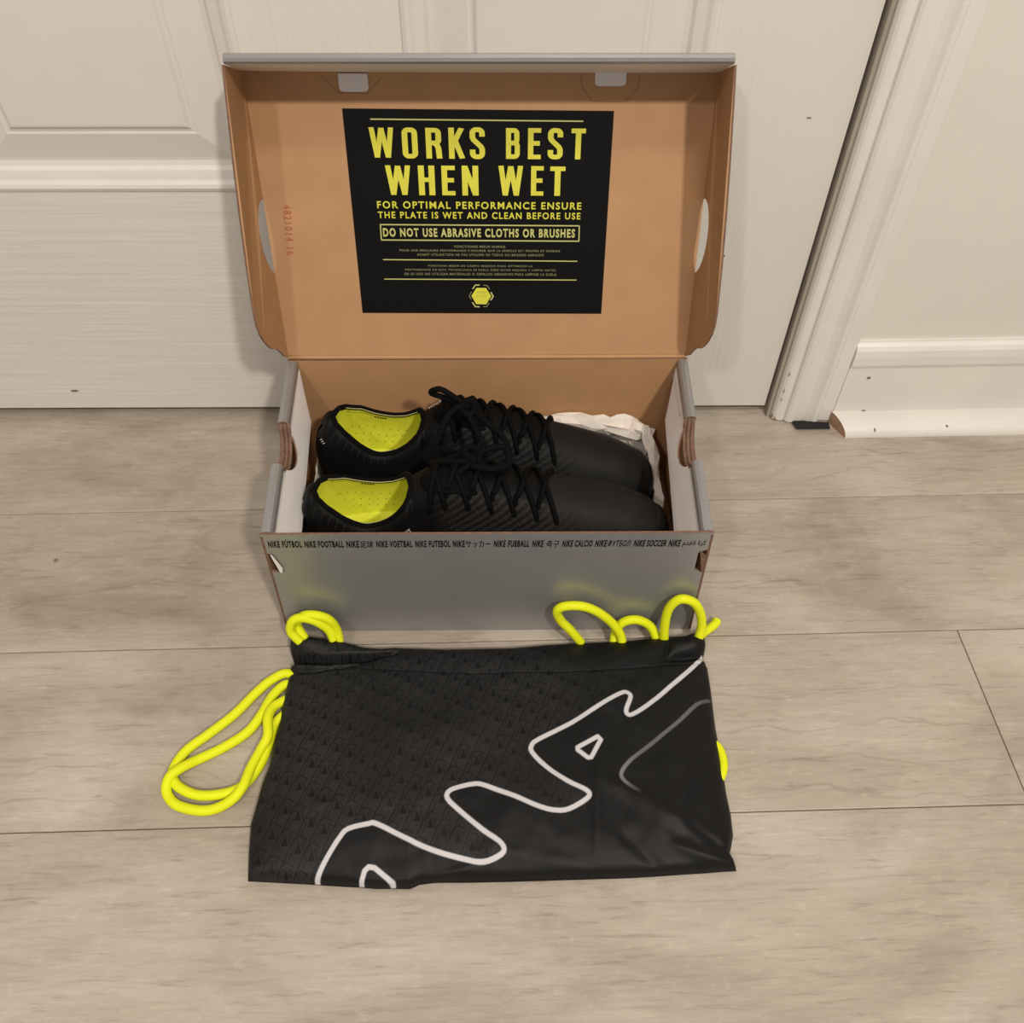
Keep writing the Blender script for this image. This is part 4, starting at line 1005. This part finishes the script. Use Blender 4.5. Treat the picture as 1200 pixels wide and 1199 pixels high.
me.polygons.add(len(Q)); me.polygons.foreach_set('loop_start', np.arange(0, len(Q)*4, 4, dtype=np.int32)); me.polygons.foreach_set('loop_total', np.full(len(Q), 4, np.int32))
me.update(); me.polygons.foreach_set('use_smooth', np.ones(len(Q), bool))
ex = np.zeros(3*nl)
for nm, arr in (('tone', colv), ('white', np.maximum(white, 0)), ('grey', grey)):
    at_ = me.attributes.new(nm, 'FLOAT', 'POINT'); at_.data.foreach_set('value', np.r_[arr.ravel(), np.full(3*nl, .12 if nm == 'tone' else 0)].astype(np.float32))
bm = bmesh.new(); bm.from_mesh(me); bmesh.ops.recalc_face_normals(bm, faces=bm.faces)
if sum(f.normal.z for f in bm.faces[:2000] if True) < 0: bmesh.ops.reverse_faces(bm, faces=bm.faces)
bm.to_mesh(me); bm.free()
fo = link(bpy.data.objects.new('fabric', me), bag)
m = bpy.data.materials.new('black_nylon'); m.use_nodes = True; nt = m.node_tree; N = nt.nodes; Lk = nt.links; b = N['Principled BSDF']
def an(nm): q = N.new('ShaderNodeAttribute'); q.attribute_name = nm; return q
rr = N.new('ShaderNodeValToRGB'); rr.color_ramp.elements[0].color = (.0038, .0038, .0042, 1); rr.color_ramp.elements[1].color = (.029, .0288, .029, 1)
Lk.new(an('tone').outputs['Fac'], rr.inputs[0])
mx1 = N.new('ShaderNodeMix'); mx1.data_type = 'RGBA'; mx1.inputs[7].default_value = (.55, .54, .555, 1); Lk.new(an('white').outputs['Fac'], mx1.inputs[0]); Lk.new(rr.outputs[0], mx1.inputs[6])
mx2 = N.new('ShaderNodeMix'); mx2.data_type = 'RGBA'; mx2.inputs[7].default_value = (.40, .39, .40, 1); Lk.new(an('grey').outputs['Fac'], mx2.inputs[0]); Lk.new(mx1.outputs[2], mx2.inputs[6])
Lk.new(mx2.outputs[2], b.inputs['Base Color']); b.inputs['Roughness'].default_value = .50; b.inputs['Specular IOR Level'].default_value = .17
me.materials.append(m)
# stitch line across the channel
stv, stf = [], []
for i in range(40, NU-40, 5):
    j = int(np.argmin(np.abs(dS[i, :]))); p = np.array([X[i, j], Y[i, j], Z[i, j]+.0003]); q2 = np.array([X[i+3, int(np.argmin(np.abs(dS[i+3, :])))], Y[i+3, int(np.argmin(np.abs(dS[i+3, :])))], Z[i+3, j]+.0003])
    b0 = len(stv); stv += [V(p), V(q2), V(q2+[0, .0005, 0]), V(p+[0, .0005, 0])]; stf.append((b0, b0+1, b0+2, b0+3))
so = mesh_obj('stitching', stv, stf, blackprint, bag); so['kind'] = 'stuff'

# ---- neon cord (threaded through the channel: parts of the bag)
def cord(path, r=.0037): tube('cord', [at(px, py, ax, val) for px, py, ax, val in path], r, cordm, bag, seg=14, sub=8)
Z0 = .0038
# long loop lying on the floor at the left: two strands that cross
cord([(355, 800, 2, Z0), (337, 789, 2, Z0), (318, 797, 2, Z0), (300, 812, 2, Z0), (275, 837, 2, Z0), (245, 860, 2, Z0), (218, 880, 2, Z0), (204, 900, 2, Z0), (203, 913, 2, .0045), (212, 924, 2, .005), (232, 932, 2, Z0), (258, 931, 2, Z0), (280, 924, 2, Z0),
      (297, 908, 2, Z0), (309, 888, 2, Z0), (316, 868, 2, Z0), (324, 846, 2, Z0), (345, 830, 2, Z0)])
cord([(355, 812, 2, Z0), (337, 802, 2, Z0), (320, 815, 2, Z0), (306, 838, 2, .005), (290, 858, 2, Z0), (262, 876, 2, Z0), (235, 889, 2, Z0), (214, 899, 2, .0085), (200, 909, 2, .0095), (195, 921, 2, .006), (197, 933, 2, Z0), (208, 944, 2, Z0), (232, 950, 2, Z0), (252, 948, 2, Z0), (272, 937, 2, .0075),
      (285, 921, 2, .010), (294, 900, 2, .0085), (306, 878, 2, .0075), (314, 862, 2, .010), (314, 842, 2, .0105), (321, 828, 2, .008), (340, 818, 2, .005)])
# doubled loop standing at the top left corner
cord([(352, 752, 1, -.020), (341, 740, 1, -.016), (343, 728, 1, -.013), (354, 724, 1, -.012), (370, 728, 1, -.012), (385, 738, 1, -.013), (391, 750, 1, -.017)])
cord([(357, 748, 1, -.016), (348, 732, 1, -.010), (355, 722, 1, -.0055-.004), (370, 721, 1, -.010), (385, 726, 1, -.010), (394, 737, 1, -.011), (398, 752, 1, -.016)])
# loops at the top right
cord([(681, 753, 1, -.020), (668, 738, 1, -.017), (657, 727, 1, -.015), (653, 716, 1, -.014), (662, 710.5, 1, -.014), (682, 710.5, 1, -.014), (700, 717, 1, -.014), (717, 730, 1, -.015), (727, 744, 1, -.018), (729, 755, 1, -.022)])
cord([(719, 754, 1, -.019), (722, 738, 1, -.0115), (732, 728.5, 1, -.0115), (747, 726.5, 1, -.0115), (761, 733, 1, -.0125), (768, 745, 1, -.017), (770, 756, 1, -.022)])
cord([(778, 752, 1, -.022), (779, 733, 1, -.018), (783, 715, 1, -.015), (792, 704.5, 1, -.014), (802, 702, 1, -.014), (814, 707, 1, -.014), (821, 720, 1, -.015), (822, 735, 1, -.018), (818, 750, 1, -.023)])
cord([(816, 748, 2, .006), (826, 738, 2, .0045), (834, 731, 2, Z0), (842, 726.5, 2, Z0)][:0] or [(815, 752, 2, .008), (824, 742, 2, .006), (832, 736, 2, .0045), (838, 731, 2, .004), (840, 727, 2, .004)])
# a bend of cord peeping out at the right edge
cord([(830, 868, 2, Z0), (841, 876, 2, Z0), (846, 888, 2, Z0), (847, 900, 2, Z0), (843, 912, 2, Z0), (832, 920, 2, Z0)])
